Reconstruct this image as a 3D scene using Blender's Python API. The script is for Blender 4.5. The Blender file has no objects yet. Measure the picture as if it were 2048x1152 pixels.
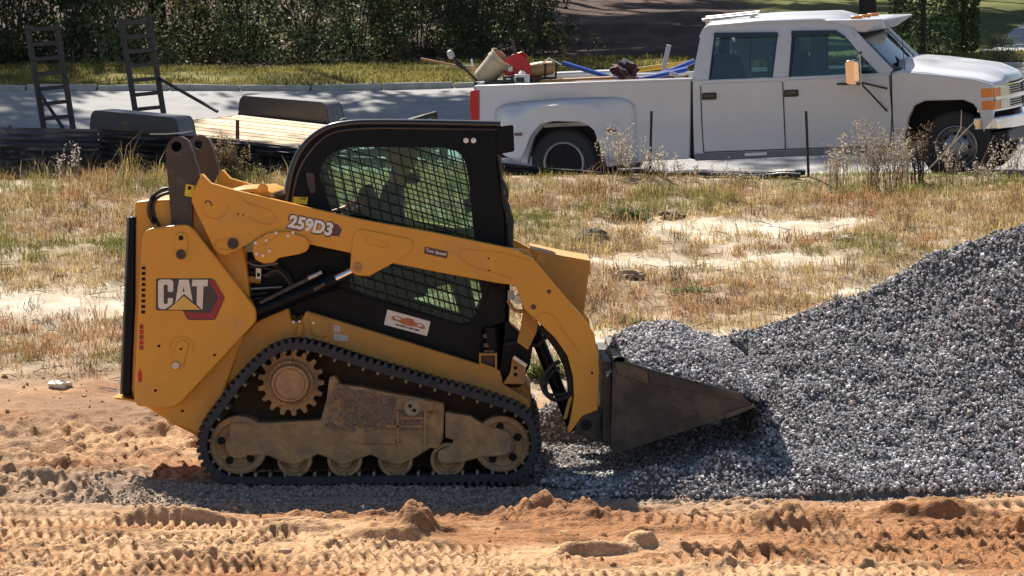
import bpy, bmesh, math, random
import numpy as np
from mathutils import Vector, Matrix
from mathutils.geometry import tessellate_polygon

S = bpy.context.scene
COL = S.collection
R = math.radians
rng = np.random.default_rng(7)
random.seed(7)

# ------------------------------------------------------------------ camera, sky, sun, exposure
F = 6800.0                       # focal length in pixels of a 2048 px wide frame
CAM = Vector((0.0, -20.0, 2.23))
PITCH = math.atan(356.0 / F)
cam_d = bpy.data.cameras.new('camera')
cam = bpy.data.objects.new('camera', cam_d)
COL.objects.link(cam)
cam.location = CAM
cam.rotation_euler = (math.pi / 2 - PITCH, 0, 0)
cam_d.sensor_width = 36.0
cam_d.lens = F / 2048 * 36.0
cam_d.clip_start = 0.5
cam_d.clip_end = 600
S.camera = cam

SUN_DIR = Vector((-0.34, 0.80, 1.02)).normalized()      # towards the sun
EL = math.asin(SUN_DIR.z)
AZ = math.atan2(SUN_DIR.x, SUN_DIR.y)                    # clockwise from +Y
world = bpy.data.worlds.new('World')
S.world = world
world.use_nodes = True
wn = world.node_tree
sky = wn.nodes.new('ShaderNodeTexSky')
sky.sky_type = 'NISHITA'
sky.sun_disc = False
sky.sun_elevation = EL
sky.sun_rotation = AZ
sky.altitude = 50
wn.nodes['Background'].inputs[1].default_value = 0.060
wn.links.new(sky.outputs[0], wn.nodes['Background'].inputs[0])
sl = bpy.data.lights.new('sun', 'SUN')
sl.energy = 5.0
sl.angle = R(0.5)
sl.color = (1.0, 0.93, 0.82)
so = bpy.data.objects.new('sun', sl)
COL.objects.link(so)
so.location = (-10, 20, 30)
so.rotation_euler = SUN_DIR.to_track_quat('Z', 'Y').to_euler()
S.view_settings.view_transform = 'Standard'
S.view_settings.look = 'None'
S.view_settings.gamma = 1
S.view_settings.exposure = 0.95
S.view_settings.use_curve_mapping = False
S.render.engine = 'CYCLES'
S.cycles.max_bounces = 8
S.cycles.transparent_max_bounces = 16

# ------------------------------------------------------------------ helpers
cT, sT = math.cos(PITCH), math.sin(PITCH)
def ray(px, py):
    u, v = (px - 1024) / F, -(py - 576) / F
    return Vector((u, cT + v * sT, -sT + v * cT))
def W(px, py, Y=0.0):
    """world point seen at photo pixel px, py on the plane y = Y"""
    d = ray(px, py)
    return CAM + d * ((Y + 20.0) / d.y)

class MB:
    def __init__(self):
        self.v, self.f = [], []
    def add(self, vs, fs):
        n = len(self.v)
        self.v += [tuple(p) for p in vs]
        self.f += [tuple(i + n for i in q) for q in fs]
        return self
    def box(self, c, s, M=None):
        vs = []
        for a in (-.5, .5):
            for b in (-.5, .5):
                for d in (-.5, .5):
                    p = Vector((a * s[0], b * s[1], d * s[2]))
                    if M is not None: p = M @ p
                    vs.append(p + Vector(c))
        return self.add(vs, [(0, 1, 3, 2), (4, 6, 7, 5), (0, 4, 5, 1), (2, 3, 7, 6), (0, 2, 6, 4), (1, 5, 7, 3)])
    def beam(self, p0, p1, w, h, up=(0, 0, 1)):
        p0, p1 = Vector(p0), Vector(p1)
        x = (p1 - p0); L = x.length; x.normalize()
        y = Vector(up).cross(x)
        if y.length < 1e-4: y = Vector((0, 1, 0)).cross(x)
        y.normalize(); z = x.cross(y)
        M = Matrix((x, y, z)).transposed()
        return self.box((p0 + p1) / 2, (L, w, h), M)
    def prism(self, poly, y0, y1, holes=(), axis='y'):
        loops = [list(poly)] + [list(h) for h in holes]
        pts = [p for l in loops for p in l]
        n = len(pts)
        if axis == 'y': mk = lambda p, t: (p[0], t, p[1])
        elif axis == 'z': mk = lambda p, t: (p[0], p[1], t)
        else: mk = lambda p, t: (t, p[0], p[1])
        vs = [mk(p, y0) for p in pts] + [mk(p, y1) for p in pts]
        if holes:
            tr = tessellate_polygon([[Vector((p[0], p[1], 0)) for p in l] for l in loops])
        else:
            tr = [tuple(range(n))]
        fs = [tuple(t) for t in tr] + [tuple(i + n for i in reversed(t)) for t in tr]
        o = 0
        for l in loops:
            m = len(l)
            for i in range(m):
                a, b = o + i, o + (i + 1) % m
                fs.append((a, b, b + n, a + n))
            o += m
        return self.add(vs, fs)
    def tube(self, pts, r, seg=8, closed=False):
        pts = [Vector(p) for p in pts]
        n = len(pts)
        rs = r if isinstance(r, (list, tuple)) else [r] * n
        T = []
        for i in range(n):
            if closed: t = pts[(i + 1) % n] - pts[i - 1]
            else: t = pts[min(i + 1, n - 1)] - pts[max(i - 1, 0)]
            T.append(t.normalized() if t.length > 1e-9 else Vector((0, 0, 1)))
        a = T[0].orthogonal().normalized()
        vs, fs = [], []
        for i in range(n):
            a = (a - T[i] * a.dot(T[i]))
            a = a.normalized() if a.length > 1e-6 else T[i].orthogonal().normalized()
            b = T[i].cross(a)
            for k in range(seg):
                q = 2 * math.pi * k / seg
                vs.append(pts[i] + (a * math.cos(q) + b * math.sin(q)) * rs[i])
        m = n if closed else n - 1
        for i in range(m):
            for k in range(seg):
                a0, a1 = i * seg + k, i * seg + (k + 1) % seg
                b0, b1 = ((i + 1) % n) * seg + k, ((i + 1) % n) * seg + (k + 1) % seg
                fs.append((a0, a1, b1, b0))
        if not closed:
            fs.append(tuple(range(seg))[::-1])
            fs.append(tuple((n - 1) * seg + k for k in range(seg)))
        return self.add(vs, fs)
    def lathe(self, prof, o, ax=(0, 1, 0), seg=32, caps=True):
        """prof: (radius, distance along axis)"""
        ax = Vector(ax).normalized(); o = Vector(o)
        a = ax.orthogonal().normalized(); b = ax.cross(a)
        vs, fs = [], []
        for (r, t) in prof:
            for k in range(seg):
                q = 2 * math.pi * k / seg
                vs.append(o + ax * t + (a * math.cos(q) + b * math.sin(q)) * max(r, 1e-4))
        for i in range(len(prof) - 1):
            for k in range(seg):
                fs.append((i * seg + k, i * seg + (k + 1) % seg, (i + 1) * seg + (k + 1) % seg, (i + 1) * seg + k))
        if caps:
            fs.append(tuple(range(seg))[::-1])
            fs.append(tuple((len(prof) - 1) * seg + k for k in range(seg)))
        return self.add(vs, fs)
    def build(self, name, mat, parent=None, off=None, bevel=0, ang=35, kind=None, recalc=True, seg=2):
        me = bpy.data.meshes.new(name)
        vs = self.v
        if off is not None: vs = [(p[0] - off[0], p[1] - off[1], p[2] - off[2]) for p in vs]
        me.from_pydata(vs, [], self.f)
        if recalc:
            bm = bmesh.new(); bm.from_mesh(me)
            bmesh.ops.recalc_face_normals(bm, faces=bm.faces)
            bm.to_mesh(me); bm.free()
        me.polygons.foreach_set('use_smooth', [True] * len(me.polygons))
        me.set_sharp_from_angle(angle=R(ang))
        if isinstance(mat, (list, tuple)):
            for m in mat: me.materials.append(m)
        else: me.materials.append(mat)
        o = bpy.data.objects.new(name, me)
        COL.objects.link(o)
        if parent is not None: o.parent = parent
        if kind: o['kind'] = kind
        if bevel:
            b = o.modifiers.new('bevel', 'BEVEL')
            b.width = bevel; b.segments = seg; b.limit_method = 'ANGLE'; b.angle_limit = R(30)
            b.harden_normals = False
        return o

def tag(o, label, cat, group=None, kind=None):
    o['label'] = label; o['category'] = cat
    if group: o['group'] = group
    if kind: o['kind'] = kind
    return o
def empty(name, loc=(0, 0, 0)):
    o = bpy.data.objects.new(name, None)
    COL.objects.link(o); o.location = loc
    o.empty_display_size = 0.1
    return o
def copy_tree(o, parent=None):
    c = o.copy(); COL.objects.link(c)
    if parent is not None: c.parent = parent
    for ch in list(o.children): copy_tree(ch, c)
    return c
def np_mesh(name, V, T, mat, attr=None, parent=None, smooth=False, quads=False, kind=None):
    """fast mesh from numpy arrays; attr: per-vertex rgb"""
    me = bpy.data.meshes.new(name)
    k = 4 if quads else 3
    me.vertices.add(len(V)); me.vertices.foreach_set('co', np.ascontiguousarray(V, dtype=np.float32).ravel())
    me.loops.add(len(T) * k); me.loops.foreach_set('vertex_index', np.ascontiguousarray(T, dtype=np.int32).ravel())
    me.polygons.add(len(T)); me.polygons.foreach_set('loop_start', np.arange(0, len(T) * k, k, dtype=np.int32))
    me.polygons.foreach_set('use_smooth', np.full(len(T), smooth, dtype=bool))
    me.update(calc_edges=True)
    if attr is not None:
        a = me.color_attributes.new('tint', 'FLOAT_COLOR', 'POINT')
        c = np.ones((len(V), 4), dtype=np.float32); c[:, :3] = attr
        a.data.foreach_set('color', c.ravel())
    me.materials.append(mat)
    o = bpy.data.objects.new(name, me); COL.objects.link(o)
    if parent is not None: o.parent = parent
    if kind: o['kind'] = kind
    return o
def fillet(poly, r, seg=4):
    """round the corners of a 2-D polygon; r number or list"""
    n = len(poly); out = []
    for i in range(n):
        p = Vector(poly[i]).to_2d(); a = Vector(poly[i - 1]).to_2d(); b = Vector(poly[(i + 1) % n]).to_2d()
        rr = r[i] if isinstance(r, (list, tuple)) else r
        if rr <= 0: out.append(tuple(p)); continue
        da, db = (a - p), (b - p)
        L = min(rr, da.length * .48, db.length * .48)
        q0, q1 = p + da.normalized() * L, p + db.normalized() * L
        for k in range(seg + 1):
            t = k / seg
            out.append(tuple(q0 * (1 - t) ** 2 + p * 2 * t * (1 - t) + q1 * t * t))
    return out
def crom(pts, n=8, closed=False):
    """Catmull-Rom through points of any dimension"""
    P = [np.array(p, float) for p in pts]; m = len(P); out = []
    for i in range(m if closed else m - 1):
        if closed: p0, p1, p2, p3 = P[i - 1], P[i], P[(i + 1) % m], P[(i + 2) % m]
        else: p0, p1, p2, p3 = P[max(i - 1, 0)], P[i], P[i + 1], P[min(i + 2, m - 1)]
        for k in range(n):
            t = k / n
            out.append(.5 * (2 * p1 + (p2 - p0) * t + (2 * p0 - 5 * p1 + 4 * p2 - p3) * t * t + (3 * p1 - p0 - 3 * p2 + p3) * t ** 3))
    if not closed: out.append(P[-1])
    return [tuple(p) for p in out]

# value noise ------------------------------------------------------------------
_tab = np.random.default_rng(3).random((256, 256))
def vnoise(x, y):
    xi, yi = np.floor(x).astype(int), np.floor(y).astype(int)
    fx, fy = x - xi, y - yi
    fx, fy = fx * fx * (3 - 2 * fx), fy * fy * (3 - 2 * fy)
    g = lambda a, b: _tab[(xi + a) & 255, (yi + b) & 255]
    return (g(0, 0) * (1 - fx) + g(1, 0) * fx) * (1 - fy) + (g(0, 1) * (1 - fx) + g(1, 1) * fx) * fy
def fbm(x, y, o=4, s=0.0):
    v, a, t = 0, 1.0, 0
    for i in range(o):
        v = v + a * vnoise(x * 2 ** i + 17.3 * i + s, y * 2 ** i + 9.1 * i + s * 1.7); t += a; a *= .5
    return v / t
def sstep(a, b, x):
    t = np.clip((x - a) / (b - a), 0, 1)
    return t * t * (3 - 2 * t)

# ------------------------------------------------------------------ materials
def mat(name, col, rough=.5, metal=0.0, var=0.0, vscale=8.0, bump=0.0, bscale=60.0, dirt=None, dirt_amt=0.0, dscale=5.0, spec=.5, coat=0.0, trans=None):
    m = bpy.data.materials.new(name); m.use_nodes = True
    nt = m.node_tree; N = nt.nodes; L = nt.links
    b = N['Principled BSDF']
    b.inputs['Base Color'].default_value = (*col, 1); b.inputs['Roughness'].default_value = rough
    b.inputs['Metallic'].default_value = metal; b.inputs['Specular IOR Level'].default_value = spec
    b.inputs['Coat Weight'].default_value = coat
    tc = N.new('ShaderNodeTexCoord')
    out = None
    if var:
        nz = N.new('ShaderNodeTexNoise'); nz.inputs['Scale'].default_value = vscale; nz.inputs['Detail'].default_value = 6
        nz.inputs['Roughness'].default_value = .65
        L.new(tc.outputs['Object'], nz.inputs['Vector'])
        mr = N.new('ShaderNodeMapRange'); mr.inputs[1].default_value = .25; mr.inputs[2].default_value = .75
        mr.inputs[3].default_value = 1 - var; mr.inputs[4].default_value = 1 + var
        L.new(nz.outputs[0], mr.inputs[0])
        mx = N.new('ShaderNodeMix'); mx.data_type = 'RGBA'; mx.blend_type = 'MULTIPLY'; mx.inputs[0].default_value = 1
        mx.inputs[6].default_value = (*col, 1); L.new(mr.outputs[0], mx.inputs[7])
        out = mx.outputs[2]
    if dirt is not None:
        nz2 = N.new('ShaderNodeTexNoise'); nz2.inputs['Scale'].default_value = dscale; nz2.inputs['Detail'].default_value = 8
        nz2.inputs['Roughness'].default_value = .7
        L.new(tc.outputs['Object'], nz2.inputs['Vector'])
        mr2 = N.new('ShaderNodeMapRange'); mr2.inputs[1].default_value = .62 - .3 * dirt_amt; mr2.inputs[2].default_value = .78 - .2 * dirt_amt
        mr2.inputs[4].default_value = min(1, .35 + dirt_amt)
        L.new(nz2.outputs[0], mr2.inputs[0])
        mx2 = N.new('ShaderNodeMix'); mx2.data_type = 'RGBA'
        L.new(mr2.outputs[0], mx2.inputs[0])
        if out: L.new(out, mx2.inputs[6])
        else: mx2.inputs[6].default_value = (*col, 1)
        mx2.inputs[7].default_value = (*dirt, 1)
        out = mx2.outputs[2]
        mr3 = N.new('ShaderNodeMapRange'); mr3.inputs[3].default_value = rough; mr3.inputs[4].default_value = .9
        L.new(mr2.outputs[0], mr3.inputs[0]); L.new(mr3.outputs[0], b.inputs['Roughness'])
    if out: L.new(out, b.inputs['Base Color'])
    if bump:
        nb = N.new('ShaderNodeTexNoise'); nb.inputs['Scale'].default_value = bscale; nb.inputs['Detail'].default_value = 5
        L.new(tc.outputs['Object'], nb.inputs['Vector'])
        bp = N.new('ShaderNodeBump'); bp.inputs['Strength'].default_value = bump; bp.inputs['Distance'].default_value = .01
        L.new(nb.outputs[0], bp.inputs['Height']); L.new(bp.outputs[0], b.inputs['Normal'])
    return m
def attr_mat(name, rough=.9, translucent=0.0, bump=0, bscale=100, spec=.3, gain=1.0, var=0.0, vscale=200):
    """colour from the 'tint' vertex attribute, optional light passing through leaves"""
    m = bpy.data.materials.new(name); m.use_nodes = True
    nt = m.node_tree; N = nt.nodes; L = nt.links
    b = N['Principled BSDF']; b.inputs['Roughness'].default_value = rough; b.inputs['Specular IOR Level'].default_value = spec
    at = N.new('ShaderNodeAttribute'); at.attribute_name = 'tint'
    src = at.outputs['Color']
    tc = N.new('ShaderNodeTexCoord')
    if var:
        nz = N.new('ShaderNodeTexNoise'); nz.inputs['Scale'].default_value = vscale; nz.inputs['Detail'].default_value = 5
        L.new(tc.outputs['Object'], nz.inputs['Vector'])
        mr = N.new('ShaderNodeMapRange'); mr.inputs[1].default_value = .25; mr.inputs[2].default_value = .75
        mr.inputs[3].default_value = 1 - var; mr.inputs[4].default_value = 1 + var
        L.new(nz.outputs[0], mr.inputs[0])
        mx = N.new('ShaderNodeMix'); mx.data_type = 'RGBA'; mx.blend_type = 'MULTIPLY'; mx.inputs[0].default_value = 1
        L.new(src, mx.inputs[6]); L.new(mr.outputs[0], mx.inputs[7]); src = mx.outputs[2]
    L.new(src, b.inputs['Base Color'])
    if bump:
        nb = N.new('ShaderNodeTexNoise'); nb.inputs['Scale'].default_value = bscale; nb.inputs['Detail'].default_value = 6
        L.new(tc.outputs['Object'], nb.inputs['Vector'])
        bp = N.new('ShaderNodeBump'); bp.inputs['Strength'].default_value = bump; bp.inputs['Distance'].default_value = .01
        L.new(nb.outputs[0], bp.inputs['Height']); L.new(bp.outputs[0], b.inputs['Normal'])
    if translucent:
        t = N.new('ShaderNodeBsdfTranslucent'); L.new(src, t.inputs['Color'])
        ms = N.new('ShaderNodeMixShader'); ms.inputs[0].default_value = translucent
        L.new(b.outputs[0], ms.inputs[1]); L.new(t.outputs[0], ms.inputs[2])
        L.new(ms.outputs[0], N['Material Output'].inputs['Surface'])
    return m
def glass(name, tint=(.8, .9, .88), refl=.06, rough=.02):
    m = bpy.data.materials.new(name); m.use_nodes = True
    nt = m.node_tree; N = nt.nodes; L = nt.links
    N.remove(N['Principled BSDF'])
    t = N.new('ShaderNodeBsdfTransparent'); t.inputs[0].default_value = (*tint, 1)
    g = N.new('ShaderNodeBsdfGlossy'); g.inputs['Roughness'].default_value = rough
    fr = N.new('ShaderNodeFresnel'); fr.inputs[0].default_value = 1.5
    ad = N.new('ShaderNodeMath'); ad.operation = 'ADD'; ad.inputs[1].default_value = refl; ad.use_clamp = True
    L.new(fr.outputs[0], ad.inputs[0])
    ms = N.new('ShaderNodeMixShader'); L.new(ad.outputs[0], ms.inputs[0])
    L.new(t.outputs[0], ms.inputs[1]); L.new(g.outputs[0], ms.inputs[2])
    L.new(ms.outputs[0], N['Material Output'].inputs['Surface'])
    return m

MUD = (.20, .125, .075)
M = dict(
    yellow=mat('loader_yellow', (.67, .31, .026), .36, 0, .08, 3, .05, 40, (.44, .27, .13), .26, 3.5, coat=.15),
    yellow_dusty=mat('loader_yellow_dusty', (.50, .245, .035), .55, 0, .18, 4, .08, 50, (.30, .19, .095), .42, 4),
    yellow_far=mat('loader_yellow_shade', (.42, .22, .05), .5, 0, .12, 4, .05, 40, (.22, .15, .08), .5, 5),
    black=mat('cab_black', (.0045, .006, .011), .34, 0, .25, 5, .03, 60, (.028, .027, .03), -.05, 4, spec=.14),
    gloss_black=mat('tube_black_gloss', (.012, .012, .016), .22, 0, .1, 5, coat=.6),
    rubber=mat('track_rubber', (.034, .036, .044), .75, 0, .35, 25, .5, 70, (.085, .072, .065), .22, 9),
    rubber_tyre=mat('tyre_rubber', (.02, .02, .021), .75, 0, .2, 20, .3, 80),
    mud=mat('mud_caked_metal', (.42, .255, .12), .85, 0, .45, 9, 1.0, 34, (.22, .165, .125), .45, 6),
    mud_rough=mat('mud_crust', (.27, .185, .13), .95, 0, .35, 30, 1.0, 45),
    link=mat('link_grey', (.052, .043, .040), .6, 0, .25, 8, .15, 50, (.16, .12, .09), .35, 7),
    steel=mat('bucket_steel', (.028, .027, .027), .55, .2, .4, 7, .35, 40, (.15, .128, .10), .5, 3.2),
    steel_worn=mat('bucket_edge_steel', (.10, .085, .065), .55, .3, .35, 12, .3, 50, (.05, .04, .035), .4, 8),
    bare=mat('bare_metal', (.5, .48, .45), .35, .9, .2, 20),
    chrome=mat('chrome', (.8, .8, .82), .12, 1),
    hole=mat('dark_void', (.012, .010, .009), .9),
    rust=mat('rusty_hub', (.44, .25, .125), .8, 0, .25, 20, .4, 60, (.13, .08, .05), .3, 12),
    hose=mat('hydraulic_hose', (.02, .02, .022), .55, 0, .2, 30),
    white_print=mat('decal_white', (.78, .77, .73), .5),
    cream=mat('decal_cream', (.68, .66, .58), .4, .1, .12, 12),
    gold=mat('decal_gold', (.72, .44, .10), .45, 0, .1, 20),
    red=mat('decal_red', (.30, .022, .035), .45, 0, .1, 20),
    maroon=mat('decal_maroon', (.10, .04, .05), .45, 0, .15, 20),
    dkgrey=mat('decal_dark', (.055, .045, .045), .5),
    label_yellow=mat('label_yellow', (.75, .58, .03), .5),
    label_grey=mat('label_grey', (.42, .43, .42), .5, 0, .3, 90),
    orange_print=mat('decal_orange', (.50, .16, .06), .5, 0, .15, 60),
    red_paint=mat('red_plastic', (.50, .015, .02), .4, 0, .1, 20),
    seat=mat('seat_black', (.018, .018, .02), .8, 0, .2, 20),
    lamp=mat('lamp_white', (.8, .8, .78), .3),
    grille=mat('window_grille_black', (.010, .011, .012), .6),
    cab_glass=glass('cab_glass', (.80, .93, .885), .01),
    low_glass=glass('cab_low_glass', (.42, .52, .46), .03),
)

# ------------------------------------------------------------------ the lie of the land
TRK_A = W(1133, 394, 16.95)                    # where the truck's near rear wheel meets the road
TRK_M = Matrix.Translation(TRK_A) @ Matrix.Rotation(R(-18), 4, 'Z') @ Matrix.Rotation(R(-2.4), 4, 'Y') @ Matrix.Rotation(R(3.5), 4, 'X')
TRL_O = Vector((-3.51, 20.7, 1.44))            # trailer axle centre on the road
TRL_M = Matrix.Translation(TRL_O) @ Matrix.Rotation(R(-45), 4, 'Z') @ Matrix.Rotation(R(4.0), 4, 'Y') @ Matrix.Rotation(R(4.5), 4, 'X')

def _ctrl():
    P = []
    for x in (-14, -8, -4, 0, 4, 8, 14):
        P += [(x, 13, 1.475), (x, 14, 1.6)]
    for u, v in ((0, 0), (4.28, 0), (0, 1.9), (4.28, 1.9), (6, 0), (6, 1.9), (-1.2, 1)):
        p = TRK_M @ Vector((u, v, 0)); P.append(tuple(p))
    for u, v in ((-.5, -1), (.5, -1), (-.5, 1), (.5, 1), (3, 0), (-2, 0)):
        p = TRL_M @ Vector((u, v, 0)); P.append(tuple(p))
    for px, py, d in ((-600, 178, 47), (0, 178, 47), (400, 178, 47), (900, 174, 47), (1400, 164, 46), (1900, 152, 45.5), (2600, 150, 45),
                      (-600, 130, 53), (0, 130, 53), (500, 130, 53), (900, 126, 53.5), (1400, 118, 53.5), (2000, 112, 53), (2600, 110, 53),
                      (-600, 70, 61), (0, 70, 61), (700, 70, 61), (1300, 60, 62), (2000, 55, 62), (2600, 50, 62),
                      (-600, 0, 74), (300, 0, 74), (1000, 0, 75), (1600, 0, 75), (2000, 0, 74), (2600, 0, 74)):
        p = W(px, py, d - 20); P.append(tuple(p))
    for x in (-30, -15, 0, 15, 30):
        P.append((x, 100, 8.3))
    P += [(-30, 14, 1.6), (30, 14, 1.6), (-30, 27, 2.5), (30, 27, 2.9), (-30, 55, 4.6), (30, 55, 4.7)]
    return np.array(P)
_P = _ctrl()
def _tps():
    x = _P[:, :2]; n = len(x)
    r2 = ((x[:, None] - x[None]) ** 2).sum(-1)
    K = np.where(r2 > 0, .5 * r2 * np.log(r2 + 1e-12), 0) + np.eye(n) * .25
    A = np.zeros((n + 3, n + 3)); A[:n, :n] = K; A[:n, n] = 1; A[:n, n + 1:] = x; A[n, :n] = 1; A[n + 1:, :n] = x.T
    return np.linalg.solve(A, np.r_[_P[:, 2], 0, 0, 0])
_w = _tps()
def far_ground(X, Y):
    X, Y = np.asarray(X, float), np.asarray(Y, float)
    sh = np.broadcast(X, Y).shape
    q = np.stack([np.broadcast_to(X, sh).ravel(), np.broadcast_to(Y, sh).ravel()], -1)
    out = np.empty(len(q)); n = len(_P)
    for i in range(0, len(q), 40000):
        c = q[i:i + 40000]
        r2 = ((c[:, None] - _P[None, :, :2]) ** 2).sum(-1)
        out[i:i + 40000] = (.5 * r2 * np.log(r2 + 1e-12)) @ _w[:n] + _w[n] + c @ _w[n + 1:]
    return out.reshape(sh)
def lot(Y):
    return np.interp(Y, [-60, -6, 1.2, 2.0, 2.6, 14], [-3, 0, 0, .06, .15, 1.6])
def ground0(X, Y):
    """large-scale height"""
    X, Y = np.broadcast_arrays(np.asarray(X, float), np.asarray(Y, float))
    if X.ndim == 0: return ground0(X.reshape(1), Y.reshape(1))[0]
    z = lot(Y)
    m = Y > 12.5
    if m.any():
        f = far_ground(X[m], np.minimum(Y[m], 100))
        t = sstep(13.2, 14.6, Y[m])
        z = z.copy(); z[m] = np.where(Y[m] < 14, lot(Y[m]) * (1 - t) + f * t, f * t + (1 - t) * 1.6)
    return z

# gravel pile: ridge height along X (at Y = 2) and the front edge of the spread
RX = [0.0, .12, .4, .57, 1.0, 1.22, 1.43, 1.69, 1.97, 2.23, 2.49, 2.77, 2.97, 3.17, 3.31, 3.7, 4.3, 5.0, 5.8]
RH = [0.0, .22, .42, .50, .62, .70, .77, .84, .91, .99, 1.09, 1.24, 1.33, 1.41, 1.45, 1.54, 1.35, .8, 0]
FX = [-.1, .4, 1.0, 1.4, 1.9, 2.4, 3.3, 5.8]
FY = [-.1, -.62, -.95, -.85, -.55, -.48, -.40, -.3]
def pile(X, Y):
    X, Y = np.broadcast_arrays(np.asarray(X, float), np.asarray(Y, float))
    r = np.interp(X, RX, RH); yf = np.interp(X, FX, FY) + .28 * (fbm(X * 2.1, X * 0 + 3.3, 3, 13.) - .5)
    front = np.clip((Y - yf) / (2.05 - yf), 0, 1)
    steep = sstep(1.2, 2.6, X)
    prof = front ** (1.25 - .12 * steep)
    back = np.clip(1 - (Y - 2.05) * .62 / np.maximum(r, .05), 0, 1)
    h = r * np.where(Y < 2.05, prof, back)
    n = fbm(X * 2.2, Y * 2.2, 4, 3.0) - .5
    h = h + n * .16 * np.clip(h * 4, 0, 1) + (fbm(X * 7, Y * 7, 2, 8.0) - .5) * .05 * np.clip(h * 6, 0, 1)
    # hollow dug by the bucket
    cap = .06 + np.clip(X - .62, 0, 2) * .20
    ins = sstep(1.56, 1.44, X) * sstep(1.95, 1.8, Y)
    h = np.where(ins > 0, np.minimum(h, cap * ins + h * (1 - ins)), h)
    for (bx, by, bh, bs) in ((.80, -.42, .13, .16), (1.22, -.28, .15, .2), (1.05, -.5, .07, .2), (.45, -.6, .05, .2), (1.75, -.22, .08, .3), (2.4, -.2, .08, .3)):
        h = h + bh * np.exp(-((X - bx) ** 2 + ((Y - by) * 1.2) ** 2) / bs ** 2)
    # thin layer driven out under the machine
    w = np.exp(-(((X + .9) / 1.35) ** 4)) * np.exp(-(((Y + .35) / .75) ** 4))
    return np.maximum(h, 0) - .03 + .035 * w

_lanes = [  # centre Y at X=0, slope, half width, depth, lug pitch, from X, to X
    (-1.55, -.03, .16, .020, .062, -4, -1.3), (-2.0, -.035, .17, .024, .062, -4, -.85), (-2.45, -.03, .17, .026, .062, -5, -.75), (-2.9, -.02, .17, .024, .062, -5, .1), (-3.3, -.02, .17, .024, .062, -5, .5),
    (-1.72, .05, .17, .030, .07, -.2, .2), (-1.62, .03, .20, .034, .075, .45, 1.7), (-2.1, .03, .18, .022, .07, .7, 4), (-3.25, .03, .16, .026, .07, .55, 1.6),
    (-2.6, .015, .18, .020, .065, 1.2, 5), (-3.2, .01, .18, .024, .065, 1.4, 5), (-1.15, .02, .17, .024, .07, 1.3, 4), (-3.75, .0, .18, .024, .062, -5, 5),
    (1.5, .06, .18, .022, .07, -5, -1.8), (1.0, .02, .18, .024, .07, -5, -1.8), (.5, -.03, .18, .026, .07, -5, -1.9), (.05, -.04, .18, .022, .07, -5, -2.0), (-.45, -.04, .18, .024, .07, -5, -2.2), (-.95, -.03, .17, .022, .065, -5, -2.0), (2.2, .04, .18, .02, .07, -5, -2)]
def dirt(X, Y):
    """fine relief of the churned dirt"""
    h = (fbm(X * .8, Y * 1.6, 3, 1.0) - .5) * .07 + (fbm(X * 2.2, Y * 9, 4, 2.0) - .5) * .045
    rough = sstep(.42, .62, fbm(X * .9, Y * 1.7, 3, 11.))
    cl = fbm(X * 15, Y * 20, 3, 5.0)
    h = h + np.clip(cl - .52, 0, 1) * .13 * (.12 + .88 * rough)
    h = h + (fbm(X * 9 + Y * 3, Y * 30, 2, 19.) - .5) * .022 + (fbm(X * 40, Y * 44, 2, 15.) - .5) * .010
    lf = sstep(-1.5, -2.1, X) * sstep(-1.1, -.5, Y)
    h = h + lf * (np.clip(fbm(X * 11, Y * 9, 3, 45.) - .45, 0, 1) * .17 + (fbm(X * 3, Y * 4, 3, 47.) - .5) * .07)
    for i, (yc, s, hw, dp, pit, x0, x1) in enumerate(_lanes):
        wob = (vnoise(X * .9 + i * 7, np.zeros_like(X) + i) - .5) * .12
        d = Y - (yc + s * X + wob)
        inside = sstep(hw + .02, hw - .03, np.abs(d)) * sstep(x0, x0 + .4, X) * sstep(x1, x1 - .3, X) * sstep(.15, .4, vnoise(X * 1.3 + 3 * i, Y * 1.3))
        ph = X / pit + np.abs(d) * 2.2 + wob * 6 + .5 * vnoise(X * 3, Y * 3)
        tri = np.abs((ph % 1) * 2 - 1)
        lug = sstep(.42, .62, tri) * (.6 + .6 * vnoise(X * 5 + i, Y * 5))
        h = h * (1 - .75 * inside) + inside * (-dp + dp * 1.6 * lug)
        berm = np.exp(-((np.abs(d) - hw - .035) / .04) ** 2) * sstep(x0, x0 + .4, X) * sstep(x1, x1 - .3, X)
        h = h + berm * (.012 + .022 * sstep(.4, .7, tri) * sstep(.3, .7, vnoise(X * 2.5, Y * 2 + i))) * (0.6 + .8 * vnoise(X * 1.3 + i, Y))
    mounds = ((-.50, -2.30, .125, .10, .15), (-.66, -2.42, .07, .2, .12), (-.40, -2.2, .05, .2, .1), (.13, -1.40, .055, .16, .14), (.30, -1.55, .05, .28, .14), (.45, -1.5, .03, .1, .1), (.66, -2.90, .085, .10, .09), (.42, -2.98, .055, .22, .08), (-1.9, -1.75, .05, .3, .07),
              (1.55, -1.9, .08, .3, .15), (2.3, -1.55, .09, .35, .18), (.75, -2.3, .05, .22, .14), (-1.1, -2.2, .04, .25, .1), (3.0, -2.2, .07, .4, .15), (-2.5, -.2, .06, .5, .2))
    for (x, y, a, sx, sy) in mounds:
        q = np.exp(-(((X - x + .25 * (Y - y)) / sx) ** 2 + ((Y - y) / np.where(Y < y, sy * .45, sy * 1.5)) ** 2))
        q = sstep(0, .85, q + (fbm(X * 11, Y * 11, 4, 6.) - .5) * .75 * np.sqrt(np.maximum(q, 0)) * (q > .02))
        h = h + a * q
        h = h + a * q * ((fbm(X * 24, Y * 24, 2, 37.) - .5) * .30 + (fbm(X * 10 + Y * 5, Y * 12, 2, 39.) - .5) * .5)
    return h
def sandy(X, Y):
    """relief of the weedy lot"""
    return (fbm(X * .8, Y * .7, 3, 4.) - .5) * .16 + (fbm(X * 4, Y * 3, 4, 9.) - .5) * .07
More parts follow.
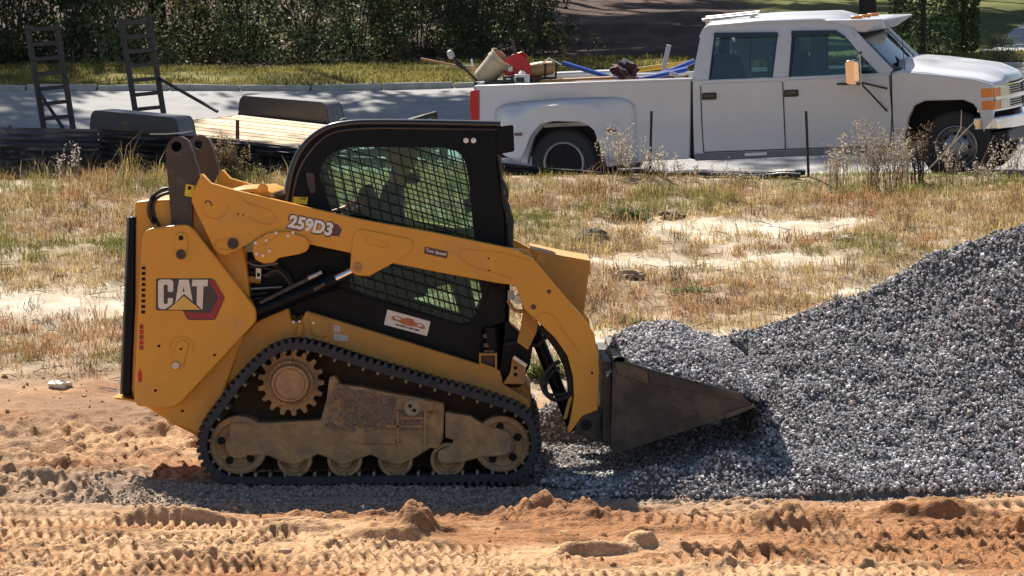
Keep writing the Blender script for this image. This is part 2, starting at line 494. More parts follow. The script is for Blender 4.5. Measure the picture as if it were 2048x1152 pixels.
def ground(X, Y, fine=True):
    X, Y = np.broadcast_arrays(np.asarray(X, float), np.asarray(Y, float))
    z = ground0(X, Y)
    a = sstep(3.6, 2.2, Y) ; b = sstep(2.6, 4.2, Y) * sstep(14.2, 13.2, Y)
    flat = 1 - .75 * np.exp(-(((X + .7) / 1.7) ** 4)) * np.exp(-(((Y - .4) / 1.25) ** 4))
    if fine: z = z + dirt(X, Y) * a * flat
    z = z + sandy(X, Y) * b
    c = sstep(28, 30, Y)
    z = z + (fbm(X * .5, Y * .5, 4, 2.) - .5) * .25 * c
    return z
def gz(x, y):
    return float(ground(np.array([float(x)]), np.array([float(y)]))[0])

def grid_axis(parts):
    out = []
    for a, b, st in parts:
        n = max(1, int(round((b - a) / st)))
        out.append(np.linspace(a, b, n, endpoint=False))
    out.append(np.array([parts[-1][1]]))
    return np.concatenate(out)
def grid_mesh(name, xs, ys, zf, mat_, attrf=None):
    X, Y = np.meshgrid(xs, ys)
    Z = zf(X, Y)
    nx, ny = len(xs), len(ys)
    V = np.stack([X.ravel(), Y.ravel(), Z.ravel()], -1)
    i = (np.arange(ny - 1)[:, None] * nx + np.arange(nx - 1)[None]).ravel()
    T = np.stack([i, i + 1, i + nx + 1, i + nx], -1)
    at = attrf(X.ravel(), Y.ravel()) if attrf else None
    return np_mesh(name, V, T, mat_, at, smooth=True, quads=True)

def mixc(a, b, t):
    return np.asarray(a)[None] * (1 - t[:, None]) + np.asarray(b)[None] * t[:, None]
def grass_mask(X, Y):
    """how thick the weeds stand on the lot, 0..1"""
    m = fbm(X * .45, Y * .62, 4, 21.)
    m = sstep(.19, .36, m + .10 * sstep(11.0, 13.5, Y) - .05 * sstep(5.6, 4.2, Y))
    # sandy strips the photograph shows
    strip = lambda yc, w, x0, x1, s=0: np.exp(-((Y - yc - s * X) / w) ** 2) * sstep(x0 - .6, x0, X) * sstep(x1 + .6, x1, X)
    s = np.maximum.reduce([strip(6.15, .28, .4, 3.2, .04), strip(8.6, .28, .6, 2.6, .1), strip(10.6, .3, 1.3, 2.3), strip(6.9, .75, -5, -2.4, .02), strip(5.3, .5, .3, 2), strip(7.4, .2, 2.4, 4)])
    s = s * sstep(.40, .52, fbm(X * 1.3, Y * 1.6, 3, 27.) + .06)
    return np.clip(m * (1 - .92 * s), 0, 1)
def ground_tint(X, Y):
    n1, n2, n3 = fbm(X * .8, Y * 1.2, 4, 31.), fbm(X * 6, Y * 8, 3, 33.), fbm(X * .35, Y * .4, 3, 35.)
    di = mixc((.315, .15, .068), (.51, .315, .172), sstep(.35, .65, n1 + .06 * sstep(-1.5, -3.5, Y)))
    di = di * (1 - .35 * sstep(.5, .72, n2))[:, None]
    di = mixc((0, 0, 0), (1, 1, 1), np.ones(len(X))) * di
    # grey fines where the gravel has been driven in
    gr = np.exp(-(((X + .6) / 2.2) ** 4)) * np.exp(-(((Y + .1) / 1.1) ** 4))
    di = di * (1 - .75 * gr[:, None]) + np.array((.24, .22, .20))[None] * (.75 * gr[:, None])
    brown = sstep(-1.5, -2.1, X) * sstep(-1.2, -.3, Y) * (.35 + .65 * sstep(.35, .6, fbm(X * 1.5, Y * 2, 3, 41.)))
    di = di * (1 - .8 * brown[:, None]) + np.array((.26, .17, .11))[None] * (.8 * brown[:, None])
    sa = mixc((.50, .42, .31), (.66, .585, .47), sstep(.35, .65, n2))
    g = grass_mask(X, Y)
    lit = mixc((.17, .115, .07), (.33, .235, .14), sstep(.4, .65, n2))
    sa = sa * (1 - .8 * g[:, None]) + lit * (.8 * g[:, None])
    t = sstep(3.0, 4.3, Y + (n1 - .5) * 2.2 - .5 * sstep(-1.5, -3, X))
    c = di * (1 - t[:, None]) + sa * t[:, None]
    # verge, then leaf litter under the wood
    ve = mixc((.075, .075, .022), (.17, .15, .045), sstep(.35, .65, fbm(X * 1.3, Y * 1.6, 4, 51.)))
    li = mixc((.055, .036, .030), (.105, .07, .055), sstep(.35, .65, fbm(X * 2.2, Y * 2.2, 4, 55.)))
    la = mixc((.06, .075, .02), (.13, .13, .035), sstep(.35, .65, fbm(X * .7, Y * .5, 4, 57.)))
    e = sstep(32.6, 33.6, Y + (n3 - .5) * 2)
    lawn = sstep(3.2, 4.4, X - (Y - 33) * .06 + (fbm(X * .4, Y * .4, 2, 3.) - .5) * 2)
    bk = ve * (1 - e[:, None]) + (li * (1 - lawn[:, None]) + la * lawn[:, None]) * e[:, None]
    u = sstep(26.4, 26.9, Y)
    c = c * (1 - u[:, None]) + bk * u[:, None]
    return c
m_ground = attr_mat('ground_earth', .95, 0, 1.0, 75, .1, var=.28, vscale=45)
XF = grid_axis([(-60, -16, 4), (-16, -6, .5), (-6, -3.3, .08), (-3.3, 3.3, .0105), (3.3, 6, .08), (6, 16, .5), (16, 60, 4)])
YF = grid_axis([(-40, -8, 4), (-8, -5, .3), (-5, -4.1, .05), (-4.1, .9, .0135)])
XS = grid_axis([(-60, -16, 4), (-16, -6, .5), (-6, -4, .05), (-4, -1, .025), (-1, 6, .05), (6, 16, .5), (16, 60, 4)])
YS = grid_axis([(.9, 4.2, .022), (4.2, 14.6, .085), (14.6, 30, .3), (30, 110, 1.2)])
def gz_sheet(X, Y):
    z = ground(X, Y)
    return z - .06 * sstep(15.2, 15.9, Y) * sstep(27.0, 26.5, Y)      # bed of the road
g = grid_mesh('dirt_ground', XF, YF, ground, m_ground, ground_tint); g['kind'] = 'structure'
g = grid_mesh('ground', XS, YS, gz_sheet, m_ground, ground_tint)
g['kind'] = 'structure'

# road: pale worn concrete-grey asphalt
m_road = mat('road_asphalt', (.24, .235, .235), .85, 0, .22, 3, .3, 120)
road = grid_mesh('road', np.linspace(-60, 60, 241), np.linspace(15.3, 26.9, 40), lambda X, Y: ground0(X, Y) + .0, m_road)
road['kind'] = 'structure'
# kerb along the far edge, cast in lengths
kerb = empty('kerb', (0, 27, float(ground0(0., 27.))))
tag(kerb, 'low pale concrete kerb between the far edge of the road and the grass verge', 'kerb')
m_kerb = mat('kerb_concrete', (.42, .39, .35), .9, 0, .3, 6, .2, 90)
for i in range(22):
    x0 = -10.6 + i * .98
    a = Vector((x0, 27.0, float(ground0(x0, 27.)))); b = Vector((x0 + .955, 27.0, float(ground0(x0 + .955, 27.))))
    mb = MB(); mb.beam(a + Vector((0, 0, -.015 + .012 * math.sin(i * 2.3))), b + Vector((0, 0, -.015 + .012 * math.sin(i * 1.7))), .25, .16)
    mb.build('kerb_stone', m_kerb, kerb, kerb.location, .02)
# driveway climbing away at the right
def drive():
    P = [W(1945, 112, 32.5), W(2350, 150, 31.0), W(2700, 30, 44), W(2060, 48, 44)]
    n = 16; vs, fs = [], []
    for i in range(n + 1):
        for j in range(n + 1):
            s, t = i / n, j / n
            p = P[0] * (1 - s) * (1 - t) + P[1] * s * (1 - t) + P[2] * s * t + P[3] * (1 - s) * t
            z = float(ground(np.array([p.x]), np.array([p.y]))[0])
            vs.append((p.x, p.y, z + .07))
    for i in range(n):
        for j in range(n):
            k = i * (n + 1) + j; fs.append((k, k + 1, k + n + 2, k + n + 1))
    o = MB().add(vs, fs).build('driveway', mat('driveway_concrete', (.30, .30, .31), .9, 0, .2, 2, .2, 90))
    o['kind'] = 'structure'
drive()

# ------------------------------------------------------------------ gravel
_ico = None
def ico_variants(k=10):
    bm = bmesh.new(); bmesh.ops.create_icosphere(bm, subdivisions=1, radius=1)
    v = np.array([q.co[:] for q in bm.verts]); f = np.array([[q.index for q in t.verts] for t in bm.faces]); bm.free()
    r = np.random.default_rng(5)
    out = []
    for i in range(k):
        w = v * (1 + r.normal(0, .17, (len(v), 1))) + r.normal(0, .10, v.shape)
        out.append(w * np.array([1, r.uniform(.65, .95), r.uniform(.5, .8)]))
    return np.array(out), f
ICO, ICOF = ico_variants()
def rand_rot(n):
    q = rng.normal(size=(n, 4)); q /= np.linalg.norm(q, axis=1)[:, None]
    a, b, c, d = q.T
    return np.stack([1 - 2 * (c * c + d * d), 2 * (b * c - a * d), 2 * (b * d + a * c), 2 * (b * c + a * d), 1 - 2 * (b * b + d * d), 2 * (c * d - a * b),
                     2 * (b * d - a * c), 2 * (c * d + a * b), 1 - 2 * (b * b + c * c)], -1).reshape(n, 3, 3)
def stones(name, P, size, mat_, tint):
    n = len(P)
    vs = ICO[rng.integers(0, len(ICO), n)] * size[:, None, None]
    vs = np.einsum('nij,nkj->nki', rand_rot(n), vs) + P[:, None, :]
    T = (ICOF[None] + (np.arange(n) * ICO.shape[1])[:, None, None]).reshape(-1, 3)
    return np_mesh(name, vs.reshape(-1, 3), T, mat_, np.repeat(tint, ICO.shape[1], 0))
def gravel_tint(n):
    g = np.clip(rng.lognormal(math.log(.30), .56, n), .05, .8)
    c = np.stack([g * rng.uniform(.96, 1.06, n), g * rng.uniform(.95, .99, n), g * rng.uniform(.95, 1.04, n)], -1)
    w = rng.random(n) < .08
    c[w] = c[w] * np.array((1.15, .97, .82))
    return c
m_gravel = attr_mat('gravel_stone', .72, 0, .3, 160, .4, var=.18, vscale=120)
m_gravel_core = mat('gravel_core', (.12, .115, .115), .95, 0, .4, 40, .8, 60)

N0 = 118000
px_ = rng.uniform(-2.5, 5.0, N0); py_ = rng.uniform(-1.6, 3.0, N0)
hp = pile(px_, py_)
d_strip = np.exp(-(((px_ + .75) / 1.55) ** 4)) * np.exp(-(((py_ + .3) / .85) ** 4))
keep = (hp > -.012) & ((py_ < 2.5))
edge = fbm(px_ * 3, py_ * 3, 3, 61.)
thin = np.where(hp > .012, 1.0, np.clip((hp + .028) / .026, 0, 1) * sstep(.25, .5, edge) * .6)
keep = (rng.random(N0) < thin * .92 * np.where(px_ > 3.8, .3, 1.0)) & (hp > -.03)
keep &= ~((px_ < -.05) & (py_ > .9))
x, y, h = px_[keep], py_[keep], hp[keep]
sz = np.clip(rng.lognormal(math.log(.0106), .27, len(x)), .006, .024) * (1 + .35 * sstep(1.6, 3.0, x) * sstep(.6, -.3, y))
z = np.maximum(ground(x, y) + np.maximum(h, 0) + .004, 0) + rng.uniform(-.006, .012, len(x))
z = np.where(h > .02, ground0(x, y) + h + rng.uniform(-.004, .014, len(x)), ground(x, y) + .006)
gp = empty('gravel_pile', (2.6, 1.2, 0))
tag(gp, 'big grey pile of crushed stone gravel that the bucket is pushed into', 'gravel pile', kind='stuff')
gt = gravel_tint(len(x)); ds = (.85 * (1 - sstep(0, .03, h)))[:, None]
gt = gt * (1 - ds) + (np.array((.27, .215, .165))[None] * rng.uniform(.6, 1.3, len(x))[:, None]) * ds
st = stones('gravel_stones', np.stack([x, y, z], -1), sz, m_gravel, gt); st.parent = gp; st.matrix_parent_inverse = Matrix.Translation(-gp.location)
st['kind'] = 'stuff'
core = grid_mesh('gravel_core', np.linspace(-.2, 5.9, 160), np.linspace(-1.3, 4.8, 150), lambda X, Y: np.where(pile(X, Y) > .03, ground0(X, Y) + pile(X, Y) - .009, ground0(X, Y) - .08), m_gravel_core)
core.parent = gp; core.matrix_parent_inverse = Matrix.Translation(-gp.location); core['kind'] = 'stuff'

# ------------------------------------------------------------------ compact track loader
def xz(px, py, Y=0.0):
    p = W(px, py, Y); return (p.x, p.z)
def PX(pts, Y=0.0): return [xz(a, b, Y) for a, b in pts]
LW = 1.70                                    # machine width, near face y = 0
LO = Vector((W(740, 978, 0).x, LW / 2, 0.0))
loader = empty('track_loader', LO)
tag(loader, 'yellow and black compact track loader pushing its bucket into the gravel', 'track loader')
def lp(mb, name, m, parent=None, bevel=0, **k):
    return mb.build(name, m, parent or loader, LO, bevel, **k)
mir = lambda y: LW - y

# --- rubber tracks
outer_px = [(480, 976), (560, 976), (660, 975), (760, 974), (860, 973), (960, 971), (1030, 968), (1064, 944), (1080, 912), (1083, 880), (1072, 838), (1050, 815), (1020, 800),
            (954, 778), (876, 757), (800, 735), (744, 719), (690, 702), (630, 683), (592, 678), (560, 683), (530, 698), (500, 722), (470, 754), (440, 793), (414, 828), (398, 856), (392, 890), (398, 924), (416, 953), (444, 970)]
def track_path(Y):
    P = crom(PX(outer_px, Y), 10, True)
    P = np.array(P); d = np.r_[0, np.cumsum(np.linalg.norm(np.diff(np.vstack([P, P[:1]]), axis=0), axis=1))]
    L = d[-1]; nl = int(round(L / .0455))
    Q = np.vstack([P, P[:1]])
    f = lambda s: np.array([np.interp(s % L, d, Q[:, 0]), np.interp(s % L, d, Q[:, 1])])
    return f, L, nl
def make_track(y0, y1, Y):
    f, L, nl = track_path(Y)
    def nrm(s):
        t = f(s + .012) - f(s - .012); t /= np.linalg.norm(t); return np.array([t[1], -t[0]])
    a = f(0); c = np.array(PX([(740, 850)], Y)[0])
    sg = 1 if np.dot(nrm(0), f(0) - c) > 0 else -1
    o, i_ = [], []
    for k in range(nl):
        for t, h in ((.0, 0), (.10, -.02), (.14, -.024), (.46, -.024), (.50, -.02), (.60, 0)):
            s = (k + t) / nl * L
            n = nrm(s) * sg
            q = f(s)
            o.append(tuple(q + n * h)); i_.append(tuple(q - n * .062))
    m = len(o); vs, fs = [], []
    for y, ins in ((y0, 0), (y1, 0)):
        vs += [(p[0], y, p[1]) for p in o]; vs += [(p[0], y, p[1]) for p in i_]
    for k in range(m):
        j = (k + 1) % m
        fs += [(k, j, j + m, k + m), (2 * m + k, 3 * m + k, 3 * m + j, 2 * m + j), (k, k + 2 * m, j + 2 * m, j), (k + m, j + m, j + 3 * m, k + 3 * m)]
    tr = lp(MB().add(vs, fs), 'rubber_track', M['rubber'], ang=25)
    # metal guide lugs showing on the inner side
    g_ = MB(); ng = int(L / .087)
    for k in range(ng):
        s = k / ng * L; n = nrm(s) * sg; q = f(s) - n * .072; t = np.array([-n[1], n[0]])
        yy = (y0 + .05) if y0 < .5 else (y1 - .05)
        Mx = Matrix(((t[0], 0, n[0]), (0, 1, 0), (t[1], 0, n[1])))
        g_.box((q[0], (y0 + y1) / 2, q[1]), (.017, .23, .024), Mx)
    lp(g_, 'guide_lug', mat('guide_lug_metal', (.27, .23, .18), .6, .2, .3, 20), tr, .003, kind='stuff')
    return tr
make_track(0.0, .32, 0.0)
make_track(LW - .32, LW, 0.0)

# --- undercarriages
frame_px = [(457, 850), (463, 847), (540, 848), (640, 843), (652, 800), (657, 757), (668, 753), (678, 771), (720, 776), (785, 789), (868, 804), (886, 808), (888, 824), (886, 879), (876, 900), (859, 899), (832, 917), (806, 930), (795, 932), (782, 931),
            (758, 921), (741, 912), (714, 921), (693, 931), (682, 932), (673, 929), (652, 917), (634, 911), (617, 920), (596, 930), (585, 932), (567, 929), (548, 920), (534, 914), (500, 914), (466, 905), (456, 885)]
front_px = [(890, 826), (940, 834), (951, 841), (970, 852), (1010, 864), (1019, 868), (1025, 885), (1022, 905), (1010, 914), (960, 917), (930, 926), (912, 929), (890, 931), (877, 926), (874, 912), (877, 904), (903, 892), (907, 882), (890, 878)]
def undercarriage(sy):
    y_ = (lambda y: y) if sy == 0 else mir
    uf = MB().prism(PX(frame_px), y_(.07), y_(.27))
    fr = lp(uf, 'track_frame', M['mud'], bevel=.008)
    lp(MB().prism(PX(front_px), y_(.06), y_(.26)), 'idler_arm', M['mud'], fr, bevel=.008)
    # plate lines, bolts and the round tensioner boss
    b = MB()
    for p in ([(795, 825), (795, 890)], [(850, 825), (850, 890)], [(772, 855), (846, 855)], [(710, 886), (790, 886)], [(800, 838), (846, 838)]):
        b.beam(*(Vector((q[0], y_(.064), q[1])) for q in PX(p)), .02, .018)
    lp(b, 'stiffener', M['mud'], fr, .003)
    bp = PX([(793, 800), (800, 797), (850, 802), (868, 806), (866, 823), (840, 826), (812, 822), (788, 822)])
    lp(MB().prism(bp, y_(.05), y_(.10)), 'tensioner_bracket', M['mud'], fr, .006)
    c = W(824, 817, 0)
    bo = MB().lathe([(.048, 0), (.048, .05), (.040, .056), (.036, .05)], (c.x, y_(.062), c.z), (0, -1 if sy == 0 else 1, 0), 24)
    o = lp(bo, 'tensioner_boss', mat('boss_dusty', (.42, .33, .22), .7, 0, .2, 30), fr)
    hs = MB()
    for dx, dz in ((-.012, .014), (.013, -.012)):
        hs.lathe([(.011, 0), (.011, .012)], (c.x + dx, y_(.014), c.z + dz), (0, -1 if sy == 0 else 1, 0), 10)
    lp(hs, 'boss_hole', M['hole'], o)
    # mud crust heaped on the frame
    P = PX([(660, 762), (690, 776), (740, 782), (790, 796), (870, 812), (884, 840), (850, 866), (770, 862), (715, 866), (640, 858), (655, 800)])
    me = MB(); r = np.random.default_rng(11 + sy)
    ctr = np.mean(P, axis=0); n = len(P); rings = 14
    for k in range(1500):
        a, bb = r.integers(0, n), r.random()
        q = np.array(P[a]) * (1 - bb) + np.array(P[(a + 1) % n]) * bb
        q = q + (ctr - q) * r.random() ** .6
        s = r.uniform(.006, .017)
        me.box((q[0], y_(.068), q[1]), (s * 1.6, s, s * 1.2), Matrix.Rotation(r.uniform(0, 3), 3, 'Y') @ Matrix.Rotation(r.uniform(0, 3), 3, 'X'))
    lp(me, 'mud_clod', M['mud_rough'], fr, kind='stuff')
    ax = (0, -1 if sy == 0 else 1, 0)
    def wheel(px, py, rp, y, depth, nm, dish):
        c = W(px, py, 0); r_ = rp / 340.0
        o = lp(MB().lathe([(r_, -depth), (r_, 0), (r_ - .008, .006), (r_ * .80, .006), (r_ * .76, -.02), (r_ * .48, -.03), (r_ * .45, .0), (r_ * .26, .004), (r_ * .2, 0)], (c.x, y_(y), c.z), ax, 36), nm, M['mud'])
        if dish:
            for k in range(5):
                q = 2 * math.pi * k / 5 + .4
                h = MB(); h.lathe([(.024, 0), (.024, .006)], (c.x + math.cos(q) * r_ * .62, y_(y + .026), c.z + math.sin(q) * r_ * .62), ax, 12)
                lp(h, 'dish_hole', M['hole'], o)
    wheel(1003, 891, 57, .075, .2, 'idler_wheel', True)
    wheel(475, 893, 59, .075, .2, 'idler_wheel', True)
    for px in (587, 688, 790, 895): wheel(px, 923, 35, .085, .2, 'track_roller', False)
    # sprocket
    c = W(579, 769, 0); T = 17; pts = []
    for k in range(T):
        for t, rr in ((-.30, .163), (-.17, .198), (.17, .198), (.30, .163)):
            q = 2 * math.pi * (k + t) / T; pts.append((c.x + rr * math.cos(q), c.z + rr * math.sin(q)))
    sp = lp(MB().prism(pts, y_(.12), y_(.18)), 'drive_sprocket', M['mud'], bevel=.004)
    lp(MB().lathe([(.135, 0), (.135, .045), (.118, .055), (.118, .04), (.002, .04)], (c.x, y_(.125), c.z), ax, 36), 'sprocket_ring', M['mud'], sp)
    lp(MB().lathe([(.113, -.02), (.113, .075), (.106, .088), (.094, .09), (.09, .08), (.086, .084), (.002, .084)], (c.x, y_(.115), c.z), ax, 40), 'hub', M['rust'], sp)
    bt = MB()
    for k in range(12):
        q = 2 * math.pi * k / 12
        bt.lathe([(.009, 0), (.009, .012)], (c.x + .127 * math.cos(q), y_(.072), c.z + .127 * math.sin(q)), ax, 6)
    lp(bt, 'hub_bolt', M['mud'], sp, kind='stuff')
    # dark inner side of the track well
    lp(MB().prism(PX([(425, 880), (470, 790), (540, 715), (592, 697), (640, 705), (1030, 825), (1055, 890), (1040, 945), (470, 950)]), y_(.29), y_(.35)), 'track_well', mat('well_brown%d' % sy, (.06, .04, .028), .9, 0, .3, 9))
undercarriage(0); undercarriage(1)

# --- chassis between the tracks
ch = [(300, 800), (352, 852), (395, 873), (470, 900), (1000, 900), (1062, 870), (1062, 790), (1052, 772), (1000, 770), (1000, 757), (640, 632), (612, 622), (600, 626), (590, 640), (580, 618), (560, 618), (511, 642), (430, 700)]
chassis = lp(MB().prism(PX(ch, .20), .36, LW - .36), 'chassis', M['yellow_dusty'], bevel=.012)
# fender skirt over the track: sloping plate, door and labels
sk = [(512, 645), (560, 617), (576, 612), (582, 640), (600, 645), (612, 622), (1000, 742), (1006, 768), (1058, 800), (1058, 830), (1010, 800), (900, 765), (760, 722), (640, 683), (592, 676), (540, 690), (455, 770), (405, 845), (395, 872), (352, 851), (345, 815), (362, 806)]
lp(MB().prism(PX(sk, .20), .20, .30), 'fender_skirt', M['yellow_dusty'], chassis, bevel=.006)
d = [(616, 628), (657, 640), (657, 672), (640, 676), (624, 668)]
fd = lp(MB().prism(fillet(PX(d, .195), .02), .192, .21), 'fuel_door', M['yellow_dusty'], chassis, bevel=.003)
c = W(627, 646, .19); lp(MB().lathe([(.008, 0), (.008, .01)], (c.x, .193, c.z), (0, -1, 0), 12), 'latch', M['lamp'], fd)
for cx, cy in ((587, 644), (599, 643)):
    c = W(cx, cy, .19); lp(MB().lathe([(.008, -.01), (.008, .012)], (c.x, .198, c.z), (0, -1, 0), 12), 'bolt', M['lamp'], chassis)
lp(MB().prism(PX([(597, 646), (606, 648), (602, 676), (592, 674)], .19), .18, .21), 'gusset', M['yellow_dusty'], chassis, .003)
lp(MB().prism(PX([(667, 649), (681, 652), (681, 666), (667, 663)], .19), .196, .199), 'safety_sticker', mat('sticker_pink', (.55, .38, .38), .5, 0, .5, 160), chassis)
lp(MB().prism(PX([(667, 667), (696, 671), (696, 683), (667, 681)], .19), .196, .199), 'safety_sticker', M['label_grey'], chassis)

# --- cab: two pierced side frames, roof, rear and front frames
cab_out = [(563, 432), (572, 388), (580, 345), (592, 312), (608, 288), (634, 268), (668, 256), (720, 250), (1020, 252), (1026, 256), (1026, 303), (990, 309), (1000, 380), (1008, 440), (1012, 560), (1010, 660), (1004, 748), (940, 742), (600, 628), (590, 600)]
win_up = [(637, 345), (655, 312), (690, 294), (900, 295), (925, 310), (937, 345), (946, 455), (958, 560), (966, 600), (945, 640), (925, 648), (700, 578), (690, 500), (658, 405)]
YA, YB = .36, .40
def cab_side(ya, yb, nm):
    return lp(MB().prism(PX(cab_out, .36), ya, yb, [fillet(PX(win_up, .36), .04, 4)]), nm, M['black'])
cabs = cab_side(YA, YB, 'cab_side_frame')
cab_side(LW - YB, LW - YA, 'cab_side_frame')
# lower black side plate stands in front of the cab frame's foot
lp(MB().prism(PX([(690, 582), (925, 651), (946, 645), (966, 604), (985, 570), (1004, 580), (1010, 660), (1000, 745), (900, 715), (640, 630), (600, 628), (575, 612), (520, 640), (512, 630), (600, 575), (640, 560)], .34), .335, .358), 'cab_lower_plate', M['black'], cabs)
# roof slab and header
lp(MB().prism(PX([(640, 268), (668, 257), (720, 251), (1018, 253), (1024, 258), (1024, 300), (990, 300), (980, 290), (660, 288)], .36), .402, LW - .402), 'cab_roof', M['black'])
def rops(Y):
    P = crom([(568, 425), (573, 390), (582, 345), (597, 308), (622, 277), (655, 256), (690, 248), (740, 245), (860, 246), (1000, 249)], 6)
    return [Vector((a, Y, b)) for a, b in PX(P, .34)]
lp(MB().tube(rops(.352), .020, 12), 'cab_roll_bar', M['gloss_black'])
lp(MB().tube(rops(LW - .352), .020, 12), 'cab_roll_bar', M['gloss_black'])
P2 = crom([(580, 420), (585, 390), (596, 345), (612, 314), (636, 285), (664, 266), (700, 259), (760, 256), (860, 257), (1000, 259)], 6)
lp(MB().tube([Vector((a, .356, b)) for a, b in PX(P2, .35)], .009, 8), 'cab_trim_rail', M['gloss_black'])
# rear cross members and window of the cab
for (a, b) in (((578, 345), (640, 345)), ((566, 425), (655, 425))):
    p, q = xz(*a, .36), xz(*b, .36)
    lp(MB().box(((p[0] + .06), LW / 2, p[1]), (.07, LW - .82, .06)), 'cab_cross_bar', M['black'])
lp(MB().prism(PX([(992, 252), (1027, 250), (1029, 303), (992, 309)], .36), .345, LW - .345), 'cab_visor', M['black'], bevel=.012)
for px in (932, 947):
    c = W(px, 281, .355); lp(MB().lathe([(.016, -.005), (.016, .008), (.010, .013), (.002, .014)], (c.x, .358, c.z), (0, -1, 0), 20), 'marker_light', M['lamp'], cabs)
# glass and mesh guard in the side windows
for (y, ysub) in ((.384, 0), (LW - .384, 1)):
    gp_ = lp(MB().prism(fillet(PX(win_up, .36), .03, 3), y - .002, y + .002), 'cab_window', M['cab_glass'], cabs)
    gr = MB(); poly = PX(win_up, .36)
    def inside(p):
        c_ = False; n = len(poly)
        for i in range(n):
            a, b = poly[i], poly[i - 1]
            if (a[1] > p[1]) != (b[1] > p[1]) and p[0] < (b[0] - a[0]) * (p[1] - a[1]) / (b[1] - a[1]) + a[0]: c_ = not c_
        return c_
    def runs(o, dr):
        on, st, segs = False, None, []
        for k in range(1500):
            p = (o[0] + dr[0] * k * .002, o[1] + dr[1] * k * .002)
            q = inside(p)
            if q and not on: st, on = p, True
            if on and not q: segs.append((st, p)); on = False
        return segs
    yy = y - .016 if ysub == 0 else y + .016
    hd = (math.cos(R(-16.5)), math.sin(R(-16.5))); vd = (math.sin(R(11)), -math.cos(R(11)))
    o = xz(600, 250, .36)
    for k in range(-6, 26):
        s = (o[0], o[1] - k * .0615)
        for a, b in runs(s, hd): gr.tube([(a[0], yy, a[1]), (b[0], yy, b[1])], .0046, 5)
    for k in range(-8, 24):
        s = (o[0] + k * .0615, o[1] + .05)
        for a, b in runs(s, vd): gr.tube([(a[0], yy, a[1]), (b[0], yy, b[1])], .0046, 5)
    lp(gr, 'window_guard', M['grille'], gp_, kind='stuff')
lp(MB().prism(PX([(850, 455), (946, 457), (946, 470), (880, 466)], .39), .41, .46), 'window_sill', M['black'], cabs)
# floor, seat, rear bulkhead and consoles inside
seat = lp(MB().prism(fillet(PX([(712, 420), (724, 372), (742, 368), (752, 400), (778, 560), (850, 566), (856, 590), (760, 596), (738, 580)], .84), .03), .60, 1.08), 'operator_seat', M['seat'], bevel=.02)
lp(MB().prism(PX([(640, 600), (600, 625), (1000, 745), (1004, 700), (960, 690)], .84), .41, 1.29), 'cab_floor', M['black'])
lp(MB().prism(PX([(655, 425), (690, 425), (730, 590), (640, 600), (590, 560), (585, 430)], .84), .41, 1.29), 'rear_bulkhead', M['black'])
con = lp(MB().prism(fillet(PX([(800, 505), (905, 500), (915, 520), (905, 545), (800, 560)], .5), .02), .43, .54), 'control_console', M['black'], bevel=.01)
lp(MB().prism(fillet(PX([(800, 505), (905, 500), (915, 520), (905, 545), (800, 560)], .84), .02), 1.16, 1.27), 'control_console', M['black'], bevel=.01)
for y in (.49, 1.2):
    a, b = W(885, 500, .84), W(890, 470, .84)
    lp(MB().tube([(a.x, y, a.z), (b.x, y, b.z + .01)], .008, 8), 'joystick', M['black'])
# red tapered bottle behind the seat
b0, b1 = W(652, 427, .46), W(731, 409, .46); b0.y = b1.y = .46
axv = (b1 - b0); L_ = axv.length
fx = MB().lathe([(.004, 0), (.012, .03), (.020, .10), (.032, .17), (.038, L_ - .02), (.03, L_)], b0, axv, 20).build('fire_bottle', M['red_paint'])
tag(fx, 'red tapered bottle with white marks lying inside the cab behind the seat', 'bottle')
fx['label'] = 'small red tapered bottle lying behind the operator inside the cab window'
wm = MB()
for t, s in ((.55, .012), (.68, .015), (.80, .018), (.90, .012)):
    p = b0 + axv * t; wm.box((p.x, p.y - .036, p.z - .004 + .004 * (t > .7)), (.014, .006, s), Matrix.Rotation(R(-13), 3, 'Y'))
wm.build('white_mark', M['white_print'], fx)
rk = MB().box((b0.x + L_ * .5, .46, (b0.z + b1.z) / 2 - .055), (.26, .10, .03), Matrix.Rotation(R(-13), 3, 'Y'))
lp(rk, 'bottle_shelf', M['black'], cabs)

# --- white sticker on the lower plate
st_ = [(775, 619), (861, 643), (854, 672), (768, 649)]
stk = lp(MB().prism(PX(st_, .335), .331, .334), 'company_sticker', M['white_print'], cabs)
def on_quad(q, uv):
    a, b, c_, d_ = [np.array(p) for p in q]
    return [tuple(a * (1 - u) * (1 - v) + b * u * (1 - v) + c_ * u * v + d_ * (1 - u) * v) for u, v in uv]
car = [(.12, .42), (.16, .30), (.30, .24), (.40, .30), (.46, .18), (.60, .18), (.68, .34), (.82, .30), (.90, .42), (.92, .55), (.86, .64), (.70, .58), (.60, .66), (.40, .66), (.28, .56), (.18, .58)]
lp(MB().prism(PX(on_quad(st_, car), .331), .328, .3305), 'sticker_picture', M['orange_print'], stk)
lp(MB().prism(PX(on_quad(st_, fillet([(.17, .34), (.30, .29), (.36, .42), (.24, .47)], .05)), .331), .327, .3278), 'sticker_picture', M['white_print'], stk)
lp(MB().prism(PX(on_quad(st_, fillet([(.70, .40), (.82, .36), (.86, .48), (.76, .53)], .05)), .331), .327, .3278), 'sticker_picture', M['white_print'], stk)
